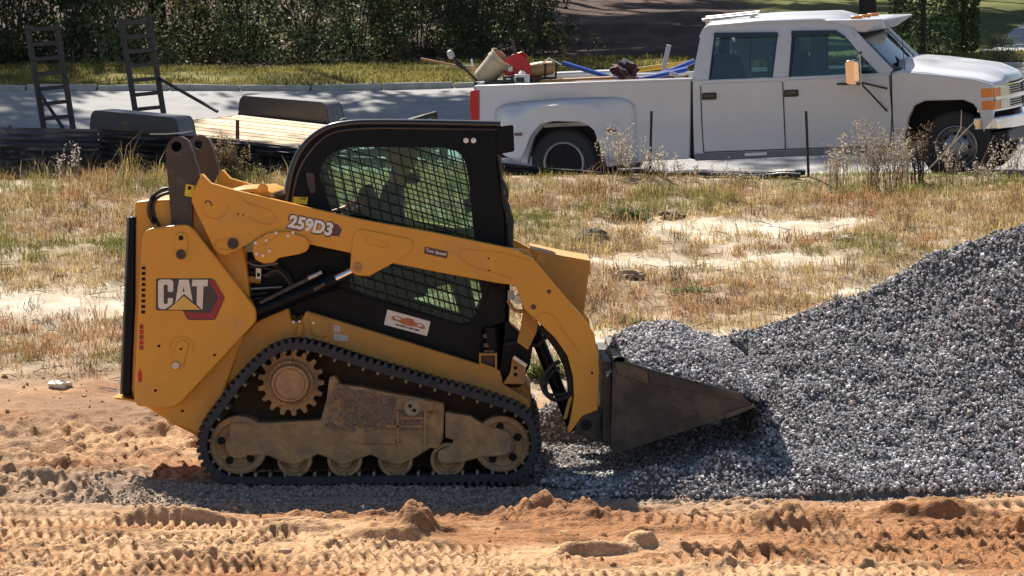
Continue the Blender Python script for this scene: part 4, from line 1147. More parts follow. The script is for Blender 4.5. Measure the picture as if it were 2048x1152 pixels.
    e = MB(); e.lathe([(.05, 0), (.062, .02), (.055, .05), (.03, .06)], J['jaw'] + Vector((.005, 0, -.045)), (.25, 0, 1), 14); e.build('beard', mat('beard_dark', (.03, .02, .015), .9), body, root)
    e = MB(); e.lathe([(.090, -.02), (.097, .02), (.094, .055), (.078, .085), (.045, .104), (.004, .110)], J['crown'] + Vector((-.004, 0, -.012)), (.05, 0, 1), 24)
    cap_m = mat('tan_cap', (.30, .225, .115), .85, 0, .15, 30)
    cp = e.build('cap', cap_m, body, root)
    br = [(.06, -.075), (.10, -.072), (.145, -.055), (.165, 0), (.145, .055), (.10, .072), (.06, .075)]
    e = MB(); e.prism([(J['crown'].x + a, J['crown'].y + b) for a, b in br], J['crown'].z - .014, J['crown'].z - .006, axis='z'); e.build('cap_brim', cap_m, cp, root)
operator()

# ------------------------------------------------------------------ white crew-cab pickup
truck = empty('pickup_truck'); truck.matrix_world = TRK_M
tag(truck, 'white crew cab dually pickup truck parked on the road, tools heaped in its bed', 'pickup truck')
TI = TRK_M.inverted()
def T(px, py, v=0.0):
    """(along, up) in the truck's frame, on its lengthwise plane v"""
    o = TI @ CAM; d = TI.to_3x3() @ ray(px, py)
    q = o + d * ((v - o.y) / d.y)
    return (q.x, q.z)
def TP(pts, v=0.0): return [T(a, b, v) for a, b in pts]
TWD = 1.94
def tm(y): return TWD - y
white = mat('truck_white', (.56, .57, .60), .30, 0, .07, 1.5, coat=.4, dirt=(.42, .38, .33), dirt_amt=.0, dscale=2)
wht2 = mat('truck_white_low', (.60, .60, .60), .4, 0, .06, 3, dirt=(.40, .36, .31), dirt_amt=.15, dscale=3)
dark = mat('truck_black_trim', (.015, .015, .017), .5)
under = mat('truck_underbody', (.018, .017, .017), .9)
tglass = glass('truck_glass', (.78, .90, .88), .02)
wglass = glass('truck_windscreen', (.72, .86, .90), .10)
lamp_red = mat('lamp_red', (.45, .012, .02), .25, coat=.5)
lamp_amber = mat('lamp_amber', (.75, .22, .03), .25, coat=.5)
lamp_clear = mat('lamp_clear', (.70, .64, .48), .2, coat=.5)
interior = mat('truck_interior', (.10, .14, .17), .8, 0, .15, 6)
def tb(mb, name, m, parent=None, bevel=0, **k): return mb.build(name, m, parent or truck, None, bevel, **k)
def arc_px(pts): return pts
# bed side with the wheel arch cut in
rarch = [(1212, 335), (1208, 318), (1204, 287), (1192, 259), (1174, 243), (1116, 240), (1088, 247), (1066, 275), (1056, 312), (1054, 330)]
bed_side_px = [(950, 172), (1380, 158), (1378, 318), (1300, 322)] + rarch + [(1036, 322), (1030, 306), (950, 300)]
def bedside(v0, v1): return tb(MB().prism(TP(bed_side_px), v0, v1), 'bed_side', white, bevel=.012)
bs = bedside(.02, .12); bs2 = bedside(TWD - .12, TWD - .02)
tb(MB().prism([(T(948, 171)[0], T(948, 171)[1]), T(1382, 157), T(1382, 162), T(948, 176)], .0, .14), 'bed_rail', white, bs, .012)
r0 = T(950, 172); r1 = T(1380, 158)
tb(MB().prism([r0, r1, (r1[0], r1[1] - .03), (r0[0], r0[1] - .03)], TWD - .14, TWD), 'bed_rail', white, bs2, .012)
fl = T(1380, 240)[1]
tb(MB().box(((r0[0] + r1[0]) / 2, TWD / 2, fl), (r1[0] - r0[0] - .04, TWD - .24, .04)), 'bed_floor', wht2)
tb(MB().box((r1[0] - .03, TWD / 2, (fl + r1[1]) / 2), (.04, TWD - .24, r1[1] - fl)), 'bed_front_wall', white)
tg = tb(MB().box((r0[0] + .01, TWD / 2, (fl + r0[1]) / 2 - .03), (.05, TWD - .26, r0[1] - fl + .12)), 'tailgate', white, bevel=.01)
tb(MB().box((r0[0] - .02, TWD / 2, (fl + r0[1]) / 2), (.02, .22, .05)), 'tailgate_handle', dark, tg)
tb(MB().prism(TP([(939, 184), (944, 180), (958, 181), (958, 243), (942, 243), (938, 215)]), .005, .11), 'tail_light', lamp_red, bs, .01)
tb(MB().prism(TP([(939, 184), (944, 180), (958, 181), (958, 243), (942, 243), (938, 215)]), TWD - .11, TWD - .005), 'tail_light', lamp_red, bs2, .01)
bp_ = T(945, 300); tb(MB().box((bp_[0] - .08, TWD / 2, bp_[1]), (.22, TWD - .1, .2)), 'rear_bumper', M['chrome'], bevel=.03)
# flared rear fender: a bulging skin over the twin wheels
def flare(sgn):
    prof = []
    us = np.linspace(0, 1, 26)
    top = lambda u: np.interp(u, [0, .06, .2, .5, .85, .95, 1], [.10, .02, 0, -.01, .0, .04, .12])
    a, b = T(989, 215), T(1268, 200)
    lo_px = [(989, 300), (1036, 316), (1054, 322), (1056, 312), (1066, 275), (1088, 247), (1116, 240), (1174, 243), (1192, 259), (1204, 287), (1208, 318), (1230, 325), (1268, 322)]
    lo = TP(lo_px)
    vs, fs = [], []
    n = 12
    arch = [q for q in lo]
    for i, t in enumerate(us):
        u = a[0] + (b[0] - a[0]) * t
        ztop = a[1] + (b[1] - a[1]) * t + .045 - top(t) * .8
        # height of the lower edge at this station
        zl = np.interp(u, [q[0] for q in arch], [q[1] for q in arch])
        out = .18 * float(sstep(0, .12, t) * sstep(1, .45, t))
        for j in range(n + 1):
            s = j / n
            z = ztop + (zl - ztop) * s
            w_ = math.sin(min(1, s * 3.6) * math.pi / 2) ** .9
            v = .018 - out * w_ + .015 * max(0, (s - .8)) * 5 * out
            vs.append((u, v if sgn > 0 else TWD - v, z))
    for i in range(len(us) - 1):
        for j in range(n):
            k = i * (n + 1) + j; fs.append((k, k + 1, k + n + 2, k + n + 1))
    o = tb(MB().add(vs, fs), 'fender_flare', white, bs if sgn > 0 else bs2)
    so_ = o.modifiers.new('thick', 'SOLIDIFY'); so_.thickness = .012; so_.offset = 0
    return o
fl1 = flare(1); flare(-1)
for a_, m_ in (((1031, 266, 1045, 271), M['maroon']), ((1214, 258, 1232, 264), M['maroon'])):
    tb(MB().prism(TP([(a_[0], a_[1]), (a_[2], a_[1]), (a_[2], a_[3]), (a_[0], a_[3])], -.15), -.19, -.15), 'side_marker', m_, fl1)
# frame rail and running gear
tb(MB().box((1.85, TWD / 2, .50), (5.6, .9, .16)), 'chassis_frame', under)
tb(MB().lathe([(.05, -.72), (.05, .72), (.001, .72)], (0, TWD / 2, .37), (0, 1, 0), 10), 'rear_axle', under)
tb(MB().box((4.1, TWD / 2, .68), (1.1, 1.2, .45)), 'engine_bay', under)
tb(MB().prism([(-.62, .55), (.62, .55), (.62, .95), (-.62, .95)], .14, .30), 'wheel_well', under); tb(MB().prism([(-.62, .55), (.62, .55), (.62, .95), (-.62, .95)], TWD - .30, TWD - .14), 'wheel_well', under)
def wheel(u, v, side, front):
    ax = (0, -side, 0); R_ = .375
    w = tb(MB().lathe([(.20, -.19), (R_ - .03, -.19), (R_, -.165), (R_, -.03), (R_ - .03, 0), (.235, .004), (.225, -.02), (.20, -.02)], (u, v, R_), ax, 40), 'wheel', M['rubber_tyre'])
    rim = mat('steel_rim', (.27, .275, .29), .4, .7, .2, 12) if 'rim' not in M else M['rim']; M['rim'] = rim
    if front:
        o = tb(MB().lathe([(.226, -.02), (.226, .008), (.215, .012), (.205, -.02), (.17, -.045), (.15, -.01), (.12, .03), (.075, .05), (.07, .08), (.03, .085), (.001, .085)], (u, v, R_), ax, 36), 'rim', rim, w)
    else:
        o = tb(MB().lathe([(.226, -.02), (.226, .006), (.215, .01), (.20, -.03), (.18, -.12), (.10, -.15), (.08, -.06), (.06, -.04), (.001, -.04)], (u, v, R_), ax, 36), 'rim', mat('dual_rim_dark', (.045, .043, .042), .7, 0, .4, 14), w)
        tb(MB().lathe([(.232, -.018), (.232, .008), (.222, .014), (.208, .010), (.204, -.018), (.232, -.018)], (u, v, R_), ax, 36, False), 'rim_ring', rim, o)
    for k in range(8):
        q = 2 * math.pi * k / 8
        rr, t = (.135, .014) if front else (.14, -.13)
        tb(MB().lathe([(.022, -.004), (.022, .006), (.001, .007)], (u + rr * math.cos(q), v - side * t, R_ + rr * math.sin(q)), ax, 10), 'rim_hole', M['hole'], o)
for v, s in ((-.02, 1), (.22, 1), (TWD + .02, -1), (TWD - .22, -1)): wheel(0, v, s, False)
wheel(4.28, .06, 1, True); wheel(4.28, TWD - .06, -1, True)

# cab shell below the windows
cab_lo = [(1383, 160), (1395, 161), (1779, 146), (1782, 230), (1786, 302), (1700, 300), (1386, 314), (1384, 240)]
cab = tb(MB().prism(TP(cab_lo), .035, .12), 'cab_body', white, bevel=.01)
tb(MB().prism(TP(cab_lo), TWD - .12, TWD - .035), 'cab_side', white, cab, bevel=.01)
u0, u1 = T(1386, 300)[0], T(1782, 290)[0]; zb = T(1500, 300)[1]; zt = T(1500, 160)[1]
tb(MB().box(((u0 + u1) / 2, TWD / 2, zb + .03), (u1 - u0, TWD - .2, .06)), 'cab_floor', under, cab)
tb(MB().box((u0 + .03, TWD / 2, (zb + zt) / 2), (.05, TWD - .2, zt - zb)), 'cab_back_panel', white, cab)
tb(MB().box((u1 - .04, TWD / 2, (zb + zt) / 2), (.06, TWD - .2, zt - zb)), 'firewall', dark, cab)
rk = tb(MB().prism(TP([(1388, 308), (1788, 294), (1790, 304), (1390, 322)]), .0, .16), 'running_board', mat('step_grey', (.16, .17, .19), .5, 0, .2, 5), bevel=.01)
tb(MB().prism(TP([(1388, 308), (1788, 294), (1790, 304), (1390, 322)]), TWD - .16, TWD), 'running_board', M['label_grey'], bevel=.01)
tb(MB().prism(TP([(1490, 306), (1534, 304), (1534, 310), (1490, 312)]), -.012, .02), 'step_pad', M['white_print'], rk)
tb(MB().prism(TP([(1377, 160), (1385, 160), (1391, 300), (1388, 320), (1378, 318), (1379, 240)]), .06, .10), 'cab_gap', M['hole'], cab)
# doors
def door(px, nm):
    return tb(MB().prism(fillet(TP(px), .03, 2), .022, .036), nm, white, cab, .006)
dr_r = door([(1402, 168), (1563, 162), (1566, 230), (1569, 298), (1408, 304), (1404, 240)], 'rear_door')
dr_f = door([(1567, 161), (1776, 150), (1782, 229), (1779, 290), (1573, 298), (1570, 230)], 'front_door')
for d_, x0, y0 in ((dr_r, 1404, 186), (dr_f, 1568, 180)):
    tb(MB().prism(fillet(TP([(x0, y0), (x0 + 29, y0 - 1), (x0 + 29, y0 + 13), (x0, y0 + 14)], .02), .015, 2), .010, .024), 'door_handle', dark, d_, .003)
    tb(MB().prism(fillet(TP([(x0 + 4, y0 + 3), (x0 + 25, y0 + 2), (x0 + 25, y0 + 8), (x0 + 4, y0 + 9)], .02), .008, 2), .004, .012), 'handle_paddle', M['gloss_black'], d_, .002)
for d_, p, q in ((dr_r, (1406, 249), (1567, 242)), (dr_f, (1571, 242), (1782, 233))):
    a, b = T(*p, .02), T(*q, .02); tb(MB().beam((a[0], .022, a[1]), (b[0], .022, b[1]), .006, .012), 'crease_strip', wht2, d_, .002)
a, b = T(1275, 254), T(1376, 250); tb(MB().beam((a[0], .02, a[1]), (b[0], .02, b[1]), .006, .012), 'crease_strip', wht2, bs, .002)
# dark shut lines
for pts in ([(1401, 172), (1403, 240), (1407, 304)], [(1565, 164), (1568, 230), (1571, 298)], [(1779, 150), (1784, 229), (1781, 292)], [(1407, 305), (1571, 299), (1781, 292)]):
    tb(MB().tube([(a, .031, b) for a, b in TP(pts, .03)], .0045, 6), 'door_gap', M['hole'], cab)
# greenhouse: slanted side frames with openings, roof, glass
IN = .13          # how far the roof edge stands in from the belt line
def gh(px, holes, v_of, th, name, m, parent, side=1):
    """panel lying on the slanted cabin side; v grows with height"""
    P = TP(px, .05); Hs = [TP(h, .05) for h in holes]
    loops = [P] + Hs; pts = [p for l in loops for p in l]; n = len(pts)
    z0 = T(1570, 162)[1]; z1 = T(1570, 45)[1]
    vv = lambda z: v_of + IN * (z - z0) / (z1 - z0)
    s = (lambda v: v) if side > 0 else tm
    vs = [(p[0], s(vv(p[1])), p[1]) for p in pts] + [(p[0], s(vv(p[1]) + th), p[1]) for p in pts]
    tr = tessellate_polygon([[Vector((p[0], p[1], 0)) for p in l] for l in loops]) if Hs else [tuple(range(n))]
    fs = [tuple(t) for t in tr] + [tuple(i + n for i in reversed(t)) for t in tr]
    o = 0
    for l in loops:
        k = len(l)
        for i in range(k): fs.append((o + i, o + (i + 1) % k, o + (i + 1) % k + n, o + i + n))
        o += k
    return tb(MB().add(vs, fs), name, m, parent)
gh_out = [(1383, 163), (1397, 70), (1402, 60), (1412, 53), (1520, 45), (1640, 40), (1700, 58), (1712, 72), (1781, 144), (1781, 150), (1560, 162)]
w_r = fillet([(1424, 68), (1552, 66), (1545, 160), (1417, 164)], 6, 3)
w_f = fillet([(1580, 64), (1668, 62), (1690, 76), (1716, 106), (1764, 153), (1577, 158)], [6, 10, 10, 4, 4, 6], 3)
for s in (1, -1):
    f_ = gh(gh_out, [w_r, w_f], .04, .05, 'window_frame', white, cab, s)
    for P, nm in ((w_r, 'rear_side_window'), (w_f, 'front_side_window')):
        g_ = gh(P, [], .055, .006, nm, tglass, f_, s)
        c_ = np.mean(P, axis=0)
        ip = [tuple(c_ + (np.array(p) - c_) * np.array([.955, .93])) for p in P]
        gh(P, [ip], .036, .012, 'window_seal', dark, g_, s)
    if s == 1:
        gh(fillet([(1424, 66), (1551, 65), (1553, 74), (1424, 76)], 2, 2), [], .018, .02, 'rain_visor', M['gloss_black'], f_)
        gh(fillet([(1579, 62), (1668, 61), (1690, 75), (1684, 78), (1666, 69), (1580, 74)], 2, 2), [], .018, .02, 'rain_visor', M['gloss_black'], f_)
# roof skin (crowned)
rs = [(1398, 74), (1404, 60), (1414, 52), (1516, 44), (1640, 40), (1700, 58)]
rs2 = TP(rs, .15)
vs, fs = [], []; nv = 12
for (u, z) in rs2:
    for j in range(nv + 1):
        t = j / nv; v = .155 + (TWD - .31) * t
        vs.append((u, v, z + .075 * (1 - (2 * t - 1) ** 2) ** .7))
for i in range(len(rs2) - 1):
    for j in range(nv):
        k = i * (nv + 1) + j; fs.append((k, k + 1, k + nv + 2, k + nv + 1))
rf = tb(MB().add(vs, fs), 'cab_roof', white, cab); m_ = rf.modifiers.new('t', 'SOLIDIFY'); m_.thickness = .02; m_.offset = -1
# windscreen, rear window, cowl
def strip(p, q, v0, v1, z_up, name, m, th=.008, n=8):
    """glass sheet from line p (low) to q (high) bowed slightly across"""
    vs, fs = [], []
    for i in range(5):
        s = i / 4
        for j in range(n + 1):
            t = j / n; b = 1 - (2 * t - 1) ** 2
            vs.append((p[0] + (q[0] - p[0]) * s + z_up * b * .9, v0 + (v1 - v0) * t + (1 - s) * 0, p[1] + (q[1] - p[1]) * s + z_up * b * .35 * s))
    for i in range(4):
        for j in range(n):
            k = i * (n + 1) + j; fs.append((k, k + 1, k + n + 2, k + n + 1))
    o = tb(MB().add(vs, fs), name, m, cab); s_ = o.modifiers.new('t', 'SOLIDIFY'); s_.thickness = th
    return o
strip(T(1783, 143, .1), T(1706, 64, .15), .12, TWD - .12, .06, 'windscreen', wglass)
strip(T(1388, 160, .1), T(1401, 66, .15), .16, TWD - .16, -.02, 'rear_window', tglass)
a, b = T(1783, 143, .06), T(1703, 60, .15)
for y0, y1 in ((.06, .16), (TWD - .06, TWD - .16)):
    tb(MB().tube([(a[0], y0, a[1]), (b[0], y1, b[1])], .028, 8), 'windscreen_pillar', white, cab)
# sun visor over the screen with three marker lamps, roof rails
vp = TP([(1648, 40), (1694, 40), (1762, 38), (1767, 40), (1730, 65), (1706, 63), (1670, 52)], .16)
sv = tb(MB().prism(vp, .17, TWD - .17), 'sun_visor', white, cab, bevel=.012)
tp0, tp1 = T(1672, 44, .5), T(1730, 42, .5)
for v in (.55, .97, 1.4):
    z = vp[1][1] + .015
    tb(MB().box((tp0[0] + .22, v, z), (.13, .08, .03)), 'roof_marker', lamp_amber, sv, .012)
for v, u_px in ((.42, (1405, 1517)), (1.5, (1413, 1520))):
    a, b = T(u_px[0], 48, v), T(u_px[1], 44, v)
    z = rs2[2][1] + .06
    z2_ = rs2[3][1] + .075
    tb(MB().tube([(a[0], v, z), (b[0], v, z2_)], .016, 8), 'roof_rail', M['bare'], cab)
    for t in (.1, .9):
        u = a[0] + (b[0] - a[0]) * t; tb(MB().box((u, v, z + (z2_ - z) * t - .03), (.05, .03, .06)), 'rail_foot', M['bare'], cab)
# seats, dash, wheel
def tseat(u, v, w, nm):
    s = MB().prism(fillet([(u - .28, zt - .55), (u + .26, zt - .50), (u + .28, zt - .38), (u - .10, zt - .36), (u - .22, zt + .22), (u - .36, zt + .24), (u - .38, zt + .1)], .06, 3), v - w / 2, v + w / 2)
    o = tb(s, nm, interior, bevel=.04)
    return o
ur, uf = T(1470, 150, .5)[0], T(1612, 150, .5)[0]
for v in (.55, 1.38): tseat(uf, v, .52, 'front_seat')
tseat(ur, .97, 1.4, 'rear_seat')
for v in (.55, 1.38):
    tb(MB().box((uf - .33, v, zt + .30), (.10, .28, .16)), 'headrest', interior, bevel=.04)
tb(MB().prism(fillet([(u1 - .55, zt - .25), (u1 - .5, zt + .02), (u1 - .02, zt + .05), (u1 - .02, zt - .3)], .05, 3), .14, TWD - .14), 'dashboard', dark, bevel=.02)
tb(MB().tube([(u1 - .62 + .05 * math.sin(q), 1.38 + .19 * math.cos(q), zt - .02 + .19 * math.sin(q)) for q in np.linspace(0, 2 * math.pi, 20, endpoint=False)], .016, 6, True), 'steering_wheel', dark)
# front end
farch = [(1806, 300), (1810, 262), (1816, 236), (1827, 212), (1849, 202), (1925, 200), (1945, 208), (1957, 222), (1964, 250), (1966, 266)]
fender = [(1781, 146), (1800, 141), (1880, 148), (1950, 158), (1984, 168), (1985, 236), (1972, 262), (1966, 268)][::1]
fpoly = [(1782, 148), (1800, 143), (1880, 150), (1950, 159), (1984, 169), (1986, 222), (1984, 240), (1970, 256)] + farch[::-1] + [(1788, 302), (1784, 230)]
fd1 = tb(MB().prism(TP(fpoly), .025, .14), 'front_fender', white, bevel=.018, seg=3)
fd2 = tb(MB().prism(TP(fpoly), TWD - .14, TWD - .025), 'front_fender', white, bevel=.018, seg=3)
# bonnet with raised centre
hs = [(1783, 146), (1800, 142), (1850, 146), (1900, 152), (1950, 158), (1978, 165), (1985, 171)]
hb = TP(hs, .06); vs, fs = [], []; nv = 24
for i, (u, z) in enumerate(hb):
    for j in range(nv + 1):
        t = j / nv; v = .06 + (TWD - .12) * t; a = abs(2 * t - 1)
        k_end = 1 - .9 * max(0, (i - 4) / 2) if i > 4 else 1
        crown = .05 * (1 - a ** 2.5) * k_end
        bulge = .075 * float(sstep(.62, .50, a)) * (1, 1, 1, .95, .85, .6, .25)[i]
        vs.append((u + .15 * (1 - a ** 2) * (i / 6) ** 2, v, z + crown + bulge))
for i in range(len(hb) - 1):
    for j in range(nv):
        k = i * (nv + 1) + j; fs.append((k, k + 1, k + nv + 2, k + nv + 1))
hd = tb(MB().add(vs, fs), 'bonnet', white); m_ = hd.modifiers.new('t', 'SOLIDIFY'); m_.thickness = .02; m_.offset = -1
for v, ang_ in ((.62, 20), (1.25, 20)):
    a = Vector((hb[0][0] - .02, v, hb[0][1] + .10)); tb(MB().tube([a, a + Vector((-.22, .30, .16))], .010, 6), 'wiper', dark, hd)
tb(MB().box((hb[0][0] + .02, TWD / 2, hb[0][1] + .02), (.14, TWD - .3, .04)), 'cowl', dark, hd)
a = T(1810, 142, .12); tb(MB().tube([(a[0], .12, a[1]), (a[0] - .02, .12, a[1] + .5)], .004, 5), 'aerial', dark, fd1)
ex, ez0, ez1 = T(1986, 222)[0], T(1986, 224)[1], T(1984, 172)[1]
CV = TWD / 2
def nu(v): return ex - .03 + .16 * (1 - ((v - CV) / CV) ** 2)
def nang(v): return math.atan2(.16 * -2 * (v - CV) / CV ** 2, 1)
def nbox(v, z, w, h, th, du=0.0):
    Mx = Matrix.Rotation(-nang(v), 3, 'Z')
    return MB().box((nu(v) + du, v, z), (th, w, h), Mx)
vs, fs = [], []; NV = 20
for j in range(NV + 1):
    v = .05 + (TWD - .10) * j / NV
    for (du, z) in ((-.16, ez0), (0, ez0), (0, ez1), (-.16, ez1)): vs.append((nu(v) + du, v, z))
for j in range(NV):
    for k in range(4): a = j * 4; fs.append((a + k, a + (k + 1) % 4, a + 4 + (k + 1) % 4, a + 4 + k))
fs += [(0, 1, 2, 3), (NV * 4, NV * 4 + 3, NV * 4 + 2, NV * 4 + 1)]
nose = tb(MB().add(vs, fs), 'grille_panel', M['chrome'])
H_ = ez1 - ez0
for k in range(2):
    zc = ez1 - (.26 if k == 0 else .74) * H_; hh = .36 * H_
    for s in (1, -1):
        w_ = lambda v: v if s > 0 else tm(v)
        tb(nbox(w_(.10), zc, .13, hh, .07, .0), 'turn_signal', lamp_amber, nose, .008)
        tb(MB().box((nu(.05) - .05, w_(.04), zc), (.12, .035, hh)), 'turn_signal_side', lamp_amber, nose, .008)
        tb(nbox(w_(.30), zc, .25, hh, .06, .005), 'headlight', lamp_clear, nose, .008)
        for q in range(3):
            v0 = .50 + .16 * q
            tb(nbox(w_(v0), zc, .16, hh, .03, .0), 'grille_opening', M['hole'], nose)
            for b in range(4):
                tb(nbox(w_(v0), zc - hh / 2 + hh * (b + .5) / 4, .165, .009, .014, .018), 'grille_bar', M['bare'], nose)
for k in range(12):
    v = .08 + (TWD - .16) * (k + .5) / 12
    tb(nbox(v, ez1 - .5 * H_, .155, .04, .03, .012), 'grille_crossbar', M['chrome'], nose)
bz = T(1975, 247)[1]
bm_ = tb(MB().prism(fillet([(.0, -.10), (.0, TWD + .10)] and [(ex - .22, .02), (ex + .05, .05), (ex + .15, .3), (ex + .22, .7), (ex + .22, TWD - .7), (ex + .15, TWD - .3), (ex + .05, TWD - .05), (ex - .22, TWD - .02), (ex - .22, TWD - .12), (ex, TWD - .2), (ex, .2), (ex - .22, .12)], .03, 2), bz - .07, bz + .06, axis='z'), 'front_bumper', M['chrome'], bevel=.015)
tb(MB().box((ex + .02, TWD / 2, bz - .16), (.2, TWD - .4, .14)), 'front_valance', dark, bevel=.02)
# towing mirror on its struts
mc = T(1705, 144, -.22)
mi = tb(MB().prism(fillet([(mc[0] - .06, mc[1] - .12), (mc[0] + .05, mc[1] - .14), (mc[0] + .07, mc[1] + .11), (mc[0] + .02, mc[1] + .13), (mc[0] - .06, mc[1] + .12)], .03, 3), -.30, -.14), 'door_mirror', mat('mirror_brass_chrome', (.66, .60, .50), .12, 1), dr_f, .02, seg=3)
mb_ = tb(MB().prism(fillet([(mc[0] + .03, mc[1] - .10), (mc[0] + .085, mc[1] - .10), (mc[0] + .085, mc[1] + .11), (mc[0] + .03, mc[1] + .11)], .02, 2), -.306, -.296), 'mirror_shell', M['chrome'], mi, .004)
for p, q in (((1722, 165), (1774, 177)), ((1722, 167), (1774, 222)), ((1720, 168), (1675, 168)), ((1714, 118), (1722, 104))):
    a, b = T(*p, -.2), T(*q, .02)
    tb(MB().tube([(a[0], -.2, a[1]), (b[0], .02, b[1])], .011, 6), 'mirror_strut', dark, mi)
a = T(1722, 166, -.2); tb(MB().tube([(a[0], -.2, a[1] - .06), (a[0], -.2, a[1] + .3)], .010, 6), 'mirror_strut', M['bare'], mi)
# badge on the door
tb(MB().prism(TP([(1674, 166), (1690, 166), (1690, 170), (1674, 170)], .02), .018, .024), 'door_badge', M['dkgrey'], dr_f)

# ------------------------------------------------------------------ load in the bed (each piece a thing)
def TWp(px, py, v):
    u, z = T(px, py, v); return TRK_M @ Vector((u, v, z))
def cargo(mb, name, m, label, cat, group=None, bevel=0):
    o = mb.build(name, m, None, None, bevel); 
    c = Vector(np.mean(np.array([tuple(v.co) for v in o.data.vertices]), axis=0)); c.z = min(v.co.z for v in o.data.vertices)
    o.data.transform(Matrix.Translation(-c)); o.location = c
    tag(o, label, cat, group); o['_o'] = tuple(c); return o
def sub(mb, name, m, par, bevel=0):
    return mb.build(name, m, par, Vector(par['_o']), bevel)
tan = mat('jug_tan', (.46, .38, .25), .5, 0, .15, 8, dirt=(.2, .15, .1), dirt_amt=.2, dscale=8)
blue = mat('pipe_blue', (.02, .085, .42), .35, 0, .1, 6)
wood = mat('plank_wood', (.36, .20, .085), .8, 0, .25, 6, .2, 60)
wood_dk = mat('plank_wood_dark', (.12, .06, .035), .85, 0, .3, 8)
yel = mat('board_yellow', (.70, .42, .05), .5, 0, .1, 5)
grey_pvc = mat('pvc_grey', (.50, .51, .52), .45)
# planks that everything lies on
for i, (v0, p, q, m_, lab) in enumerate(((.30, (1150, 166), (1375, 160), wood_dk, 'dark brown plank lying nearest the side of the truck bed'), (.62, (1085, 163), (1225, 157), wood, 'short tan plank lying among the tools in the truck bed'),
                                 (.9, (1000, 165), (1372, 154), wood_dk, 'long dark plank lying in the middle of the truck bed'))):
    a, b = TWp(*p, v0), TWp(*q, v0); cargo(MB().beam(a, b, .22, .045, TRK_M.to_3x3() @ Vector((0, 0, 1))), 'plank', m_, lab, 'plank', 'planks in the truck bed', .004)
a, b = TWp(962, 172, .5), TWp(1060, 168, .5)
cargo(MB().beam(a, b, .5, .12, TRK_M.to_3x3() @ Vector((0, 0, 1))), 'tool_chest', dark, 'low black tool chest under the tan bucket at the rear of the truck bed', 'tool chest', None, .01)
# tilted tan bucket
a, b = TWp(964, 160, .45), TWp(1003, 116, .45); ax_ = (b - a); L_ = ax_.length
bk_ = cargo(MB().lathe([(.001, .0), (.11, 0), (.115, .01), (.135, L_), (.145, L_), (.145, L_ + .02), (.13, L_ + .02), (.12, .02), (.001, .02)], a, ax_, 28), 'bucket', tan, 'dirty tan plastic bucket tipped over at the rear of the truck bed', 'bucket')
sub(MB().lathe([(.139, L_ - .07), (.142, L_ - .05), (.139, L_ - .03)], a, ax_, 28), 'bucket_rim', tan, bk_)
n_ = ax_.normalized(); s_ = Vector((1, 0, -.8)).normalized()
sub(MB().tube([b + s_ * .14, b + s_ * .12 + n_ * .04, b - s_ * .05 + n_ * .07, b - s_ * .14 + n_ * .02], .006, 6), 'bucket_handle', dark, bk_)
# red fuel can with spout
cc = TWp(1034, 132, .55)
can = [(-.14, -.12), (.15, -.12), (.15, .02), (.09, .10), (.03, .13), (-.05, .13), (-.14, .05)]
rc = cargo(MB().prism(fillet([(cc.x + a, cc.z + b) for a, b in can], .025, 3), cc.y - .09, cc.y + .09), 'fuel_can', M['red_paint'], 'red plastic fuel can with upright dark spout in the truck bed', 'fuel can', None, .02)
sub(MB().tube([cc + Vector((-.02, 0, .11)), cc + Vector((-.035, 0, .2)), cc + Vector((-.045, 0, .29))], .016, 8), 'spout', M['link'], rc)
sub(MB().lathe([(.032, 0), (.032, .03)], cc + Vector((-.02, 0, .11)), (-.1, 0, 1), 12), 'cap', M['red_paint'], rc)
sub(MB().tube([cc + Vector((-.01, 0, .125)), cc + Vector((.05, 0, .145)), cc + Vector((.11, 0, .10))], .014, 8), 'handle', M['red_paint'], rc)
sub(MB().prism([(cc.x - .10, cc.z - .06), (cc.x - .05, cc.z - .06), (cc.x - .05, cc.z + .0), (cc.x - .10, cc.z + .0)], cc.y - .095, cc.y - .091), 'can_label', M['white_print'], rc)
# small engine in front of the can
ec = TWp(1044, 158, .28)
en = cargo(MB().box(ec, (.17, .16, .10)), 'small_engine', mat('engine_white', (.55, .55, .54), .4, 0, .2, 20), 'small white and black engine resting beside the red fuel can', 'engine', None, .012)
sub(MB().box(ec + Vector((-.02, -.085, -.01)), (.09, .02, .05)), 'engine_cover', dark, en, .004)
sub(MB().lathe([(.035, 0), (.04, .02), (.02, .045)], ec + Vector((.0, 0, .045)), (0, 0, 1), 14), 'filler_cap', M['white_print'], en)
sub(MB().box(ec + Vector((-.15, -.01, -.01)), (.12, .14, .09)), 'engine_block', dark, en, .01)
sub(MB().box(ec + Vector((-.15, -.085, .0)), (.05, .01, .02)), 'engine_plate', M['label_grey'], en)
# brown machine with black tubular frame
gc = TWp(1082, 138, .7)
br = cargo(MB().lathe([(.03, -.17), (.075, -.15), (.085, 0), (.075, .13), (.04, .16)], gc, (1, 0, .12), 20), 'generator', mat('machine_tan', (.40, .25, .10), .5, 0, .25, 9), 'tan rounded machine in a black tube frame behind the red fuel can', 'machine')
for dx in (.04, .16):
    sub(MB().tube([gc + Vector((dx, -.09, -.16)), gc + Vector((dx + .01, -.09, .06)), gc + Vector((dx + .01, .09, .06)), gc + Vector((dx, .09, -.16))], .011, 6), 'frame_tube', dark, br)
sub(MB().tube([gc + Vector((.0, -.09, .05)), gc + Vector((.09, -.09, .12)), gc + Vector((.22, -.09, .05))], .010, 6), 'frame_tube', M['bare'], br)
sub(MB().box(gc + Vector((.0, 0, -.13)), (.3, .16, .09)), 'base_box', wood_dk, br, .006)
